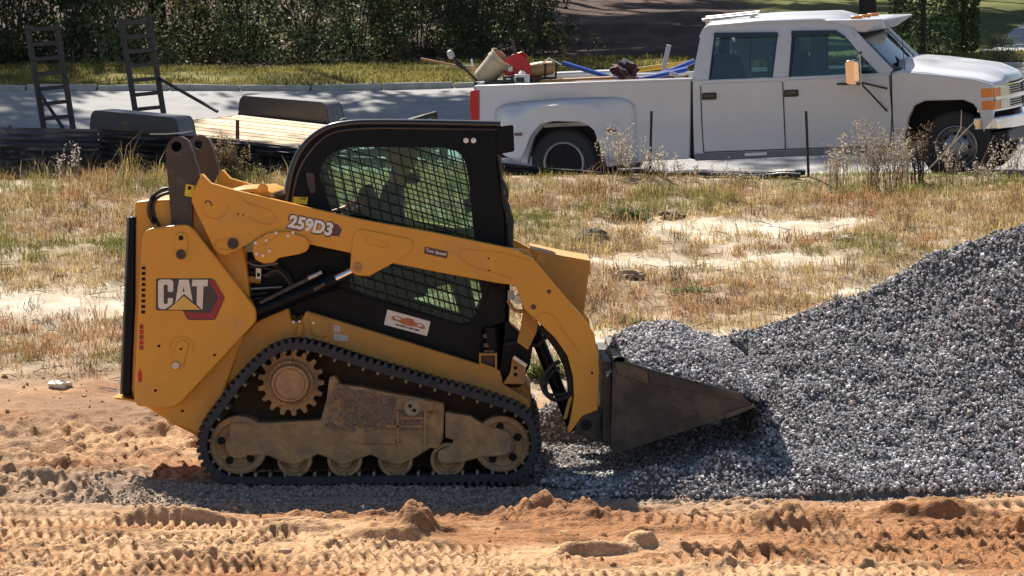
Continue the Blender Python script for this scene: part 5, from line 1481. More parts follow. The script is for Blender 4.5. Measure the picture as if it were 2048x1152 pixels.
# pipes and sticks
def rod(p, q, v0, v1, r, m_, nm, lab, cat, grp=None):
    return cargo(MB().tube([TWp(*p, v0), TWp(*q, v1)], r, 10), nm, m_, lab, cat, grp)
rod((1126, 126), (1238, 160), .85, .80, .026, blue, 'pipe', 'blue plastic pipe sloping down from the tan machine in the truck bed', 'pipe', 'blue pipes in the truck bed')
rod((1270, 161), (1376, 138), .5, .55, .028, blue, 'pipe', 'nearer blue pipe leaning up against the cab end of the bed', 'pipe', 'blue pipes in the truck bed')
rod((1296, 160), (1389, 122), .7, .75, .028, blue, 'pipe', 'steeper blue pipe leaning on the cab beside the dark bundle', 'pipe', 'blue pipes in the truck bed')
rod((1340, 145), (1372, 160), .45, .5, .022, grey_pvc, 'pipe', 'short grey pipe piece lying close to the cab end of the bed', 'pipe')
rod((1090, 150), (1245, 143), 1.55, 1.55, .03, grey_pvc, 'pipe', 'long pale grey pipe lying along the far rail of the bed', 'pipe')
a, b = TWp(1332, 136, 1.1), TWp(1338, 90, 1.1)
cargo(MB().beam(TWp(1322, 160, 1.1), b, .05, .03, (0, 1, 0)), 'wooden_stake', mat('stake_white', (.55, .53, .50), .8, 0, .2, 20), 'pale flat stake standing up from the load behind the cab', 'stake', None, .003)
cargo(MB().beam(TWp(1250, 143, 1.35), TWp(1378, 126, 1.35), .12, .05, (0, 0, 1)), 'board', yel, 'bright yellow board lying along the load near the cab', 'board', None, .004)
tr_ = rod((1000, 150), (842, 117), .95, .95, .013, wood, 'shovel_handle', 'long thin wooden handle sticking out beyond the tailgate', 'handle')
st2 = rod((958, 166), (904, 112), .3, .3, .014, dark, 'string_trimmer', 'black string trimmer shaft with grey grip leaning over the tailgate', 'string trimmer')
p_ = TWp(903, 112, .3); sub(MB().lathe([(.01, -.03), (.036, -.02), (.040, .03), (.03, .06), (.01, .07)], p_, (-.5, 0, 1), 14), 'grip', M['label_grey'], st2)
p_ = TWp(920, 132, .3); sub(MB().box(p_, (.09, .03, .04), Matrix.Rotation(R(35), 3, 'Y')), 'throttle', dark, st2, .006)
sub(MB().tube([TWp(920, 132, .3), TWp(948, 134, .3)], .010, 6), 'cross_handle', M['link'], st2)
sub(MB().tube([TWp(946, 134, .3), TWp(943, 118, .3)], .012, 6), 'cross_handle', M['white_print'], st2)
# dark jacket bundle
jc = TWp(1250, 144, .6); ms = MB(); r_ = np.random.default_rng(4)
bm = bmesh.new(); bmesh.ops.create_icosphere(bm, subdivisions=3, radius=1)
for v_ in bm.verts:
    k = 1 + .35 * math.sin(v_.co.x * 5 + v_.co.z * 4) * math.cos(v_.co.y * 5 + 1) + .12 * math.sin(v_.co.x * 13)
    v_.co = Vector((jc.x + v_.co.x * .14 * k, jc.y + v_.co.y * .16 * k, jc.z + (v_.co.z * .095 + .02) * k))
ms.add([v_.co for v_ in bm.verts], [[q.index for q in f.verts] for f in bm.faces]); bm.free()
jk = cargo(ms, 'jacket_bundle', mat('bundle_dark', (.05, .018, .022), .85, 0, .5, 9), 'dark crumpled red-brown bundle of cloth on the load', 'bundle')
sub(MB().lathe([(.03, -.02), (.035, .02), (.02, .05)], jc + Vector((.0, -.05, .10)), (0, 0, 1), 12), 'bottle_top', M['label_grey'], jk)

# ------------------------------------------------------------------ utility trailer hitched behind the truck
trailer = empty('utility_trailer'); trailer.matrix_world = TRL_M
tag(trailer, 'low black utility trailer with pale plank deck and two upright ladder ramps', 'trailer')
def te(mb, name, m, parent=None, bevel=0, **k): return mb.build(name, m, parent or trailer, None, bevel, **k)
frame_m = mat('trailer_black', (.02, .018, .018), .6, 0, .3, 6, .1, 40, (.10, .045, .03), .15, 5)
fend_m = mat('trailer_fender', (.022, .020, .022), .36, 0, .3, 5, .08, 30, (.12, .075, .06), .15, 4)
sunlit_m = mat('fender_sunlit_top', (.15, .147, .152), .4, 0, .35, 7)  # paler than the fender sides: sun on the tops put into the colour
deck_m = [mat('deck_plank_%s' % n, c, .8, 0, .2, 5, .2, 50) for n, c in (('pale', (.62, .44, .26)), ('straw', (.55, .38, .22)), ('buff', (.66, .50, .32)))]
DH, HW, U0, U1 = .60, .98, -2.25, 2.75
UD, DZ = -.70, .30          # the deck's tail drops away behind the axles
for v in (-HW, HW):
    te(MB().box(((UD + U1) / 2, v, DH - .08), (U1 - UD, .07, .15)), 'side_rail', frame_m, bevel=.006)
    te(MB().beam((UD, v, DH - .08), (U0, v, DH - .08 - DZ), .07, .15), 'tail_rail', frame_m, None, .006)
for u in (UD, .4, 1.6, U1): te(MB().box((u, 0, DH - .1), (.07, 2 * HW - .07, .1)), 'cross_member', frame_m)
te(MB().box((U0, 0, DH - .1 - DZ), (.07, 2 * HW - .07, .1)), 'cross_member', frame_m)
npl = 11
for i in range(npl):
    w = (2 * HW - .08) / npl; v = -HW + .04 + w * (i + .5); dz = .006 * math.sin(i * 2.1)
    te(MB().box(((UD + U1) / 2, v, DH - .015 + dz), (U1 - UD - .04, w - .012, .04)), 'deck_plank', deck_m[(i * 2) % 3], bevel=.004)
    te(MB().beam((UD - .02, v, DH - .015 + dz), (U0 + .04, v, DH - .015 - DZ + dz), w - .012, .04), 'tail_plank', deck_m[(i * 2 + 1) % 3], None, .004)
te(MB().beam((U1, -.35, DH + .10), (U1, HW, DH + .27), .05, .05), 'front_rail', frame_m)
for v, h in ((-.33, .10), (.3, .185), (HW - .02, .265)): te(MB().box((U1, v, DH + h / 2 - .02), (.05, .05, h + .03)), 'rail_post', frame_m)
for v in (-1, 1): te(MB().beam((U1 - .2, v * .75, DH - .12), (4.25, 0, DH - .15), .07, .11), 'tongue_bar', frame_m)
te(MB().lathe([(.05, -.35), (.05, .15), (.03, .16)], (3.9, 0, DH - .05), (0, 0, 1), 12), 'tongue_jack', frame_m)
te(MB().lathe([(.04, 0), (.05, .03), (.05, .10), (.03, .12)], (1.3, .85, DH), (0, 0, 1), 12), 'stake_pocket', frame_m)
for s in (-1, 1):
    fp = [(-.86, .38), (-.80, .78), (-.74, .84), (.74, .86), (.80, .80), (.90, .38)]
    inner, outer = s * (HW + .04), s * (HW + .30)
    P = fillet(fp, .05, 3)
    f = te(MB().prism(P, outer - s * .012, outer), 'fender', fend_m)
    te(MB().prism(P, inner, inner + s * .012), 'fender_inner', fend_m, f)
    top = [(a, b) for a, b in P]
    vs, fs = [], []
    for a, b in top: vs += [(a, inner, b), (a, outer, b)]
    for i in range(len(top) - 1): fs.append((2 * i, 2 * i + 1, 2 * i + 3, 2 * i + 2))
    te(MB().add(vs, fs), 'fender_top', sunlit_m, f)
    for u in (-.42, .42):
        w = te(MB().lathe([(.18, -.2), (.31, -.2), (.335, -.18), (.335, -.02), (.31, 0), (.2, 0), (.18, -.03)], (u, s * (HW + .27), .335), (0, s, 0), 32), 'wheel', M['rubber_tyre'])
        te(MB().lathe([(.19, -.03), (.19, 0), (.15, -.02), (.07, .01), (.001, .02)], (u, s * (HW + .27), .335), (0, s, 0), 24), 'rim', M['label_grey'], w)
ramp_m = mat('ramp_rusty_steel', (.045, .036, .032), .7, 0, .3, 8, .15, 40, (.10, .06, .04), .25, 6)
def ramp(vc, dz):
    """ladder ramp folded up at the tail, leaning back"""
    h, wd = 1.47, .44
    rake = -.22
    b0 = Vector((U0 + .12, vc, DH - .30 + dz))
    up = Vector((rake, 0, 1)).normalized()
    pr = te(MB().beam(b0 + Vector((0, -wd / 2, 0)), b0 + Vector((0, -wd / 2, 0)) + up * h, .04, .065, (0, 1, 0)), 'loading_ramp', ramp_m, bevel=.004)
    te(MB().beam(b0 + Vector((0, wd / 2, 0)), b0 + Vector((0, wd / 2, 0)) + up * h, .04, .065, (0, 1, 0)), 'ramp_rail', ramp_m, pr, .004)
    for k in range(8):
        c = b0 + up * (.13 + k * .183)
        te(MB().beam(c + Vector((0, -wd / 2, 0)), c + Vector((0, wd / 2, 0)),   .045, .045, up), 'rung', ramp_m, pr, .003)
    return pr
r1 = ramp(-.72, 0); r2 = ramp(.72, 0)
te(MB().tube([(U0 - .0, -.96, DH + .36), (U0 + .6, -.94, DH - .2)], .022, 8), 'ramp_brace', frame_m, r1)
te(MB().tube([(U0 - .0, .94, DH + .36), (U0 + 1.1, .96, DH + .02)], .022, 8), 'ramp_brace', frame_m, r2)

# ------------------------------------------------------------------ silt fences
m_fab = mat('silt_fabric', (.075, .085, .105), .36, 0, .3, 4, .25, 25)
m_fab2 = mat('silt_fabric_dull', (.026, .030, .040), .45, 0, .3, 4, .25, 25)
m_stake = mat('stake_wood', (.10, .07, .05), .85, 0, .3, 20)
m_post = mat('post_metal', (.030, .022, .020), .7, 0, .3, 20)
def fabric(px_top, px_bot, Yf, name, m, seed, n=120, wav=.085):
    """sagging sheet between two photographed edges, with real folds"""
    xs_ = np.linspace(px_top[0][0], px_top[-1][0], n)
    tp = np.interp(xs_, *zip(*px_top)); bt = np.interp(xs_, *zip(*px_bot))
    rows = 26; V = np.zeros((n, rows + 1, 3))
    for i in range(n):
        Y = Yf(xs_[i]); a, b = W(xs_[i], tp[i], Y), W(xs_[i], bt[i], Y)
        zb_ = min(b.z, gz(a.x, Y)) - .03
        for j in range(rows + 1):
            t = j / rows
            V[i, j] = (a.x, Y, a.z * (1 - t) + zb_ * t)
    X, Z = V[:, :, 0], V[:, :, 2]
    u = np.linspace(0, 1, rows + 1)[None]
    fold = np.sin(u * 46 + 3.5 * fbm(X * .8, Z * 2, 3, seed) * 4) * .5 + (fbm(X * .9, Z * 16, 3, seed + 2) - .5) * 2.2
    V[:, :, 1] += wav * fold * np.sin(np.pi * np.clip(u * .92 + .06, 0, 1)) + .05 * (fbm(X * .7, Z * .5, 2, seed) - .5)
    idx = np.arange(n * (rows + 1)).reshape(n, rows + 1)
    fs = [(idx[i, j], idx[i + 1, j], idx[i + 1, j + 1], idx[i, j + 1]) for i in range(n - 1) for j in range(rows)]
    return V, fs
def stake_at(px, y0, y1, Y, w, m, par, px2=None, name='stake'):
    a, b = W(px2 or px, y1, Y), W(px, y0, Y)
    a.z -= .12
    return MB().beam(a, b, w, w, (0, 1, 0)).build(name, m, par, par.location, .002)
f1 = empty('silt_fence', W(250, 338, 14)); 
tag(f1, 'taut wrinkled black silt fence standing in front of the trailer', 'silt fence')
V, fs = fabric([(-260, 256), (0, 254), (120, 257), (200, 258)], [(-260, 336), (0, 334), (250, 340)], lambda p: 14.0, 'fabric', m_fab, 1, 130)
MB().add([tuple(q) for q in V.reshape(-1, 3)], fs).build('fabric_panel', m_fab, f1, f1.location, ang=60)
V, fs = fabric([(196, 258), (255, 262), (420, 275), (560, 290), (640, 300)], [(196, 337), (400, 342), (640, 350)], lambda p: 13.93, 'fabric', m_fab2, 5, 110)
MB().add([tuple(q) for q in V.reshape(-1, 3)], fs).build('fabric_panel', m_fab2, f1, f1.location, ang=60)
for i, (p, t) in enumerate(((-150, 246), (20, 250), (250, 244), (475, 240), (600, 290))):
    stake_at(p, t, 340, 14.06, .035, m_stake, f1)
# pale top cord
pts = [W(p, t, 13.9) for p, t in ((300, 268), (330, 268), (360, 266), (385, 262))]
MB().tube(pts, .006, 5).build('tie_cord', M['white_print'], f1, f1.location)
f2 = empty('silt_fence', W(1150, 350, 13.9)); f2.name = 'silt_fence'
tag(f2, 'slumped low black silt fence below the rear wheel of the white truck', 'silt fence')
V, fs = fabric([(960, 318), (1010, 326), (1100, 336), (1180, 341), (1260, 346)], [(960, 362), (1100, 364), (1260, 358)], lambda p: 13.9, 'fabric', m_fab2, 9, 90, .05)
MB().add([tuple(q) for q in V.reshape(-1, 3)], fs).build('fabric_panel', m_fab2, f2, f2.location, ang=60)
for r_, dy, dz, p0, p1 in ((.030, 0, .0, 1235, 1610), (.026, -.07, .005, 1240, 1590), (.022, -.14, .0, 1330, 1600)):
    pts = []
    for p in np.linspace(p0, p1, 26):
        q = W(p, np.interp(p, [1235, 1600], [350, 356]), 13.85 + dy)
        pts.append(Vector((q.x, q.y + .03 * math.sin(p * .05), gz(q.x, q.y) + r_ + dz + .02 * math.sin(p * .021) ** 2)))
    MB().tube(pts, r_, 8).build('rolled_fabric', m_fab2, f2, f2.location)
for (p, t, b, p2, lab) in ((1303, 222, 344, 1300, 'upright rusty metal post in front of the rear door of the truck'), (1612, 222, 352, 1617, 'upright rusty metal post in front of the front door of the truck'), (1990, 272, 348, 1955, 'rusty metal post leaning over below the front bumper of the truck')):
    a, c = W(p, t, 13.8), W(p2, b, 13.8)
    po = empty('metal_post', c); tag(po, lab, 'post', 'posts of the fallen silt fence')
    a2 = c + (c - a).normalized() * .15
    MB().beam(a2, a, .026, .026, (0, 1, 0)).build('post_shaft', m_post, po, c, .002)
    d_ = (a - c)
    for k in range(4):
        q = c + d_ * (.2 + .22 * k); MB().box(q + Vector((0, -.016, 0)), (.012, .016, .014)).build('post_stud', m_post, po, c)
po['label'] = 'rusty metal post leaning over below the front bumper of the truck'

# ------------------------------------------------------------------ grass and weeds on the lot
m_grass = attr_mat('dry_grass', .8, .35, spec=.2)
def blades(P, h, lean, az, w, tint, curl=.5):
    """3 segments per blade: P (n,3) roots"""
    n = len(P)
    d = np.stack([np.cos(az), np.sin(az), np.zeros(n)], -1)
    s = np.stack([-np.sin(az), np.cos(az), np.zeros(n)], -1) * w[:, None]
    up = np.array([0, 0, 1.0])
    c1, s1 = np.cos(lean * .5), np.sin(lean * .5)
    mid = P + (up * c1[:, None] + d * s1[:, None]) * (h * .55)[:, None]
    c2, s2 = np.cos(lean * (1 + curl)), np.sin(lean * (1 + curl))
    tip = mid + (up * c2[:, None] + d * s2[:, None]) * (h * .45)[:, None]
    V = np.stack([P - s, P + s, mid - s * .8, mid + s * .8, tip], 1).reshape(-1, 3)
    b = (np.arange(n) * 5)[:, None]
    T = np.concatenate([b + np.array([[0, 1, 3]]), b + np.array([[0, 3, 2]]), b + np.array([[2, 3, 4]])], 0)
    return V, T, np.repeat(tint, 5, 0)
def grass_field(name, n, x0, x1, y0, y1, maskf, hf, tintf, label, thick=(.0022, .0045), lean=(.3, 1.3)):
    x, y = rng.uniform(x0, x1, n), rng.uniform(y0, y1, n)
    # only where the camera or a step aside could see
    half = (y + 20) * .151 + 1.2
    k = (np.abs(x) < half) & (rng.random(n) < maskf(x, y))
    x, y = x[k], y[k]; n = len(x)
    P = np.stack([x, y, ground(x, y) - .01], -1)
    V, T, C = blades(P, hf(x, y), rng.uniform(*lean, n), rng.uniform(0, 2 * np.pi, n), rng.uniform(*thick, n), tintf(x, y))
    o = np_mesh(name, V, T, m_grass, C); tag(o, label, 'grass', None, 'stuff'); return o
def lot_tint(x, y):
    n = len(x)
    straw = np.array((.53, .39, .17)); red = np.array((.46, .255, .12)); dkb = np.array((.17, .11, .06)); grn = np.array((.23, .235, .06)); pale = np.array((.58, .47, .30))
    r = fbm(x * .9, y * 1.1, 3, 81.); g = fbm(x * .6, y * .8, 3, 85.)
    green = sstep(.54, .68, g + .07 * sstep(10.8, 13.2, y) - .04 * sstep(9, 6, y) + .04 * sstep(-1, -3, x) + rng.normal(0, .05, n))
    c = mixc(straw, red, sstep(.42, .6, r + rng.normal(0, .06, n)))
    u = rng.random(n)
    c[u < .15] = dkb; c[u > .86] = pale
    c = c * (1 - green[:, None]) + grn[None] * green[:, None]
    return c * rng.uniform(.7, 1.25, n)[:, None]
def tuft_field():
    nt = 15000
    x, y = rng.uniform(-7, 7, nt), rng.uniform(3.9, 14.3, nt)
    half = (y + 20) * .151 + 1.2
    mk = (.02 + .98 * grass_mask(x, y)) * sstep(3.9, 4.9, y + (fbm(x * 1.2, y, 2, 5.) - .5) * 1.5)
    k = (np.abs(x) < half) & (rng.random(nt) < mk * .85)
    x, y = x[k], y[k]; nt = len(x)
    nb = 21
    size = rng.lognormal(math.log(.11), .38, nt) * (1 + .35 * sstep(11, 12.6, y)) * (1 - .62 * sstep(12.7, 13.4, y) * sstep(-.6, 0, x))
    tone = lot_tint(x, y)
    bx = np.repeat(x, nb) + rng.normal(0, .05, nt * nb); by = np.repeat(y, nb) + rng.normal(0, .06, nt * nb)
    n = nt * nb
    P = np.stack([bx, by, ground(bx, by) - .012], -1)
    lean = np.clip(rng.normal(.95, .42, n), .05, 1.75); h = np.repeat(size, nb) * rng.uniform(.45, 1.25, n)
    tint = np.repeat(tone, nb, 0) * rng.uniform(.55, 1.35, n)[:, None]
    V, T, C = blades(P, h, lean, rng.uniform(0, 2 * np.pi, n), rng.uniform(.0016, .0036, n), tint, .9)
    o = np_mesh('dry_grass', V, T, m_grass, C); tag(o, 'matted tufts of dry brown and green grass over the sandy lot', 'grass', None, 'stuff')
tuft_field()
grass_field('verge_grass', 60000, -11, 11, 26.95, 33.5, lambda x, y: sstep(33.6, 32, y) * sstep(.25, .5, fbm(x * .9, y * 1.2, 3, 95.)) + .15,
            lambda x, y: rng.uniform(.05, .13, len(x)), lambda x, y: mixc((.085, .082, .025), (.27, .225, .06), sstep(.35, .65, fbm(x * .8, y, 3, 97.) + rng.normal(0, .08, len(x)))), 'short yellow green grass on the verge beyond the road', (.005, .010))
# fallen twigs, clods and stones on the lot
def scatter_debris():
    mb = MB(); r = np.random.default_rng(12)
    for k in range(420):
        y = r.uniform(3.6, 13.5); x = r.uniform(-1, 1) * ((y + 20) * .155)
        z = gz(x, y) + .012; a = r.uniform(0, math.pi); L = r.uniform(.04, .22)
        d = Vector((math.cos(a), math.sin(a) * .6, r.uniform(-.1, .25))) * L
        p = Vector((x, y, z)); mb.tube([p, p + d * .5 + Vector((0, 0, .01)), p + d], [.005, .004, .002], 4)
    o = mb.build('dead_twigs', mat('twig_grey', (.20, .15, .11), .9, 0, .3, 20)); tag(o, 'dead twigs and dry stalks strewn over the sandy lot', 'twigs', None, 'stuff')
scatter_debris()
N1 = 2600
x = rng.uniform(-4, 4, N1); y = rng.uniform(-4.1, 4.5, N1)
z = ground(x, y)
keep = (pile(x, y) < -.02)
cl = stones('dirt_clods', np.stack([x, y, z], -1)[keep], (rng.lognormal(math.log(.009), .5, N1))[keep], attr_mat('dirt_clod', .95, 0, .5, 90, .1, var=.2, vscale=60), mixc((.33, .165, .075), (.56, .37, .21), rng.random(N1))[keep])
tag(cl, 'loose clods of orange dirt scattered on the tracked ground', 'dirt clods', None, 'stuff')
def rock(x, y, r_, nm, m_, lab, cat, sq=.6):
    bm = bmesh.new(); bmesh.ops.create_icosphere(bm, subdivisions=3, radius=1)
    for v_ in bm.verts:
        q = v_.co.copy(); k = 1 + 1.3 * (float(fbm(np.array([q.x * 2.1 + x + q.z * .7]), np.array([q.y * 2.1 + q.z * 1.9]), 4, x)[0]) - .5)
        v_.co = Vector((q.x * r_ * 1.4 * k, q.y * r_ * k, q.z * r_ * sq * k))
    o = MB().add([v_.co for v_ in bm.verts], [[q.index for q in f.verts] for f in bm.faces]).build(nm, m_); bm.free()
    o.location = (x, y, gz(x, y) + r_ * .25); tag(o, lab, cat); return o
p = W(120, 758, 3.7); rock(p.x, 3.7, .055, 'rock', mat('rock_white', (.72, .66, .56), .9, 0, .15, 10, .3, 30), 'whitish rock lying where the dry grass meets the orange dirt', 'rock')
p = W(1190, 475, 10.0); rock(p.x, 9.9, .085, 'stump', mat('stump_grey', (.11, .095, .08), .95, 0, .4, 12, .8, 30), 'dark grey weathered stump on the sandy lot right of the cab', 'stump', .8)
p = W(1345, 428, 11.2); rock(p.x, 11.1, .085, 'dirt_lump', mat('lump_dark', (.20, .15, .11), .95, 0, .4, 14, .8, 40), 'brown lump of earth among dry weeds below the fallen fence', 'lump', .45)
p = W(1255, 552, 8.4); rock(p.x, 8.0, .09, 'dirt_mound', mat('mound_brown', (.34, .25, .18), .95, 0, .4, 14, .8, 40), 'low brown mound in the weeds right of the yellow arm box', 'mound', .5)
p = W(1690, 480, 9.8); rock(p.x, 9.8, .045, 'rock', mat('rock_grey', (.38, .33, .28), .9, 0, .3, 12, .4, 40), 'small grey rock in dry grass left of the top of the gravel pile', 'rock')

m_weed = attr_mat('weed_stem', .85, .25, spec=.2)
def weed(px, py, Y, h, n, spread, label, stem=(.40, .30, .19), head=(.62, .54, .42), seeds=14, leafy=0, group='tall dry weeds along the fence line', name='dry_weed'):
    """clump of thin arching stalks with fluffy seed heads"""
    b = W(px, py, Y); base = Vector((b.x, Y, gz(b.x, Y)))
    r = np.random.default_rng(int(px * 7 + py))
    root = empty(name, base); tag(root, label, 'weed', group)
    Vs, Ts, Cs = [], [], []; o = 0
    Hv, Ht, Hc = [], [], []; ho = 0
    for k in range(n):
        p0 = np.array([r.normal(0, spread * .45), r.normal(0, spread * .3), -.02]); hh = h * r.uniform(.55, 1.05)
        a, ln = r.uniform(0, 6.28), r.uniform(.05, .35)
        pts = []
        for t in np.linspace(0, 1, 5):
            pts.append(p0 + np.array([math.cos(a) * ln * hh * t ** 2, math.sin(a) * ln * hh * t ** 2, hh * t * (1 - .12 * t)]))
        w = r.uniform(.003, .0055)
        for i, q in enumerate(pts):
            ww = w * (1 - i * .17)
            for c in range(3): Vs.append(q + ww * np.array([math.cos(c * 2.094), math.sin(c * 2.094), 0])); Cs.append(np.array(stem) * r.uniform(.8, 1.15))
        for i in range(4):
            for c in range(3):
                A, B = o + i * 3 + c, o + i * 3 + (c + 1) % 3
                Ts += [(A, B, B + 3), (A, B + 3, A + 3)]
        o += 15
        for s in range(int(seeds * 1.6)):
            t = r.uniform(.45, 1.0); i = min(int(t * 4), 3); f = t * 4 - i
            q = pts[i] * (1 - f) + pts[i + 1] * f
            q = q + r.normal(0, .018, 3)
            sz_ = r.uniform(.008, .018); d1, d2 = r.normal(size=3), r.normal(size=3); d1 /= np.linalg.norm(d1); d2 /= np.linalg.norm(d2)
            Hv += [q - d1 * sz_, q + d2 * sz_ * .6, q + d1 * sz_, q - d2 * sz_ * .6]; Ht += [(ho, ho + 1, ho + 2), (ho, ho + 2, ho + 3)]; ho += 4
            c = np.array(head) * r.uniform(.7, 1.15); Hc += [c] * 4
        for s in range(leafy):
            t = r.uniform(.05, .8); i = min(int(t * 4), 3); f = t * 4 - i
            q = pts[i] * (1 - f) + pts[i + 1] * f; aa = r.uniform(0, 6.28); L = r.uniform(.03, .09); e = np.array([math.cos(aa), math.sin(aa), r.uniform(-.5, .6)])
            sd = np.array([-e[1], e[0], 0]) * .12
            Hv += [q, q + (e * .5 + sd) * L, q + e * L, q + (e * .5 - sd) * L]; Ht += [(ho, ho + 1, ho + 2), (ho, ho + 2, ho + 3)]; ho += 4
            c = np.array(stem) * r.uniform(.6, 1.2); Hc += [c] * 4
    s_ = np_mesh('stalks', np.array(Vs), np.array(Ts), m_weed, np.array(Cs), root, kind='stuff')
    if ho:
        np_mesh('seed_heads', np.array(Hv), np.array(Ht), m_weed, np.array(Hc), root, kind='stuff')
    return root
BR, DK = (.17, .10, .055), (.075, .05, .03)
weed(452, 352, 13.4, .55, 40, .22, 'brown weed clump in front of the silt fence behind the tall grey loader link', BR, (.34, .26, .15), 16, 14)
weed(500, 362, 13.2, .25, 30, .3, 'low green weed tuft at the silt fence left of the black cab', (.14, .15, .05), (.3, .27, .14), 4, 10)
weed(1235, 345, 13.6, .62, 22, .16, 'pale arching weeds in front of the truck rear wheel', seeds=16)
weed(1290, 348, 13.5, .35, 24, .25, 'short pale weeds between the rear wheel and the left metal post', seeds=10)
weed(1370, 350, 13.5, .26, 20, .3, 'sparse low weeds below the rear door of the truck', seeds=8)
weed(1480, 352, 13.4, .20, 18, .4, 'lowest sparse weeds below the running board of the truck', seeds=6)
weed(1675, 360, 13.2, .58, 22, .14, 'slim pale weeds right of the upright post below the front door', (.36, .25, .16), seeds=18)
weed(1755, 365, 13.1, .82, 46, .22, 'tallest dry weed clump in front of the front door seam', (.34, .23, .15), (.50, .42, .33), 22)
weed(1800, 362, 13.1, .62, 36, .2, 'reddish weeds between the tall clump and the front wheel arch', (.30, .19, .12), seeds=16)
weed(1838, 345, 13.5, .70, 34, .11, 'dark brown dead weed clump in front of the truck front wheel', DK, (.24, .16, .09), 12, 10)
weed(1905, 345, 13.4, .52, 10, .12, 'thin bent weed stalks across the rim of the front wheel', seeds=12)
weed(2030, 345, 13.4, .55, 34, .25, 'brown weeds under the front bumper at the right edge', (.3, .21, .13), seeds=12)
weed(1960, 352, 13.2, .3, 26, .3, 'low dry weeds at the foot of the leaning post', seeds=8)
weed(155, 345, 13.7, .42, 6, .04, 'single pale stalk standing in front of the wrinkled silt fence', (.55, .48, .38), (.7, .65, .55), 9)
weed(122, 342, 13.7, .36, 5, .04, 'leftmost pale stalk in front of the wrinkled silt fence', (.55, .48, .38), (.7, .65, .55), 8)
GR = (.24, .30, .07)
weed(1092, 740, 4.2, .22, 60, .17, 'bright green weed tuft seen through the gap behind the loader arm', GR, GR, 0, 10, None, 'green_weed')
weed(1270, 655, 6.0, .16, 26, .16, 'green weed tuft just behind the gravel heaped in the bucket', (.2, .23, .08), GR, 0, 8, None, 'green_weed')
weed(1255, 440, 11.2, .16, 50, .25, 'dark green weed patch beside the grey stump', (.12, .16, .05), GR, 0, 10, None, 'green_weed')
weed(1370, 590, 7.4, .10, 30, .22, 'small green weed tuft in dry grass above the bucket', (.2, .24, .07), GR, 0, 8, None, 'green_weed')
# dead forked branch in front of the wheel
bq = W(1880, 312, 13.3); br_ = empty('dead_branch', Vector((bq.x, 13.3, gz(bq.x, 13.3)))); tag(br_, 'bare pale branch slanting up across the front wheel of the truck', 'branch')
MB().tube([W(1850, 345, 13.3), W(1885, 310, 13.3), W(1948, 244, 13.3)], [.008, .007, .004], 6).tube([W(1905, 288, 13.3), W(1922, 255, 13.3), W(1923, 220, 13.3)], [.006, .005, .003], 6).build('bare_stem', mat('branch_pale', (.50, .40, .28), .85), br_, br_.location)

# ------------------------------------------------------------------ shrubs, trees, hedge
m_leaf = attr_mat('foliage', .55, .34, spec=.35)
m_bark = mat('bark', (.07, .052, .04), .95, 0, .35, 10, .8, 25)
def leaf_mesh(name, C, size, tint, flat=0.0):
    n = len(C)
    Rm = rand_rot(n)
    e1, e2 = Rm[:, :, 0] * size[:, None], Rm[:, :, 1] * (size * .55)[:, None]
    nrm = np.cross(e1, e2); nrm /= np.linalg.norm(nrm, axis=1)[:, None]
    V = np.stack([C - e1, C + e2 + nrm * (size * .12)[:, None], C + e1, C - e2 + nrm * (size * .12)[:, None]], 1).reshape(-1, 3)
    b = (np.arange(n) * 4)[:, None]
    T = np.concatenate([b + np.array([[0, 1, 2]]), b + np.array([[0, 2, 3]])], 0)
    return V, T, np.repeat(tint, 4, 0)
def clump_points(n, nc, r_clump, shape):
    """leaf positions gathered into clumps inside a shape function returning centres"""
    cen = shape(nc); k = rng.integers(0, nc, n)
    d = rng.normal(size=(n, 3)); d /= np.linalg.norm(d, axis=1)[:, None]
    return cen[k] + d * (rng.random(n) ** .45 * r_clump)[:, None] * rng.uniform(.6, 1.3, nc)[k][:, None], k
def leaf_tint(n, k, nc, a, b):
    t = np.clip(rng.random(nc)[k] * .6 + rng.random(n) * .5, 0, 1)
    return mixc(a, b, t)
def make_shrub(hh, rr, n, sz, ca, cb, name='shrub'):
    def shp(m):
        q = rng.normal(size=(m, 3)); q /= np.linalg.norm(q, axis=1)[:, None]; q *= (rng.random(m) ** .4)[:, None]
        z_ = rng.random(m) ** 1.25 * hh
        f_ = np.sqrt(np.clip(1.05 - (z_ / hh) ** 2.5, .05, 1))
        return np.stack([q[:, 0] * rr * f_, q[:, 1] * rr * f_, z_], -1)
    P, k = clump_points(n, 70, .26, shp)
    P[:, 2] = np.abs(P[:, 2]) + .02
    root = empty(name)
    V, T, C = leaf_mesh('f', P, rng.uniform(.6, 1.2, n) * sz, leaf_tint(n, k, 70, ca, cb))
    np_mesh('foliage', V, T, m_leaf, C, root, kind='stuff')
    mb = MB()
    for i in range(6):
        a = i * 1.05; mb.tube([(0.05 * math.cos(a), .05 * math.sin(a), -.1), (.2 * rr * math.cos(a), .2 * rr * math.sin(a), hh * .4), (.55 * rr * math.cos(a + .3), .55 * rr * math.sin(a + .3), hh * .85)], [.014, .010, .004], 5)
    mb.build('stems', m_bark, root, kind='stuff')
    return root
protos = [make_shrub(2.3, 1.05, 4200, .042, (.03, .05, .02), (.10, .125, .045)), make_shrub(2.6, .95, 3600, .060, (.035, .06, .028), (.15, .19, .10)),
          make_shrub(2.0, 1.15, 4200, .036, (.05, .05, .02), (.15, .14, .055)), make_shrub(1.5, .8, 2600, .05, (.08, .10, .04), (.28, .30, .16))]
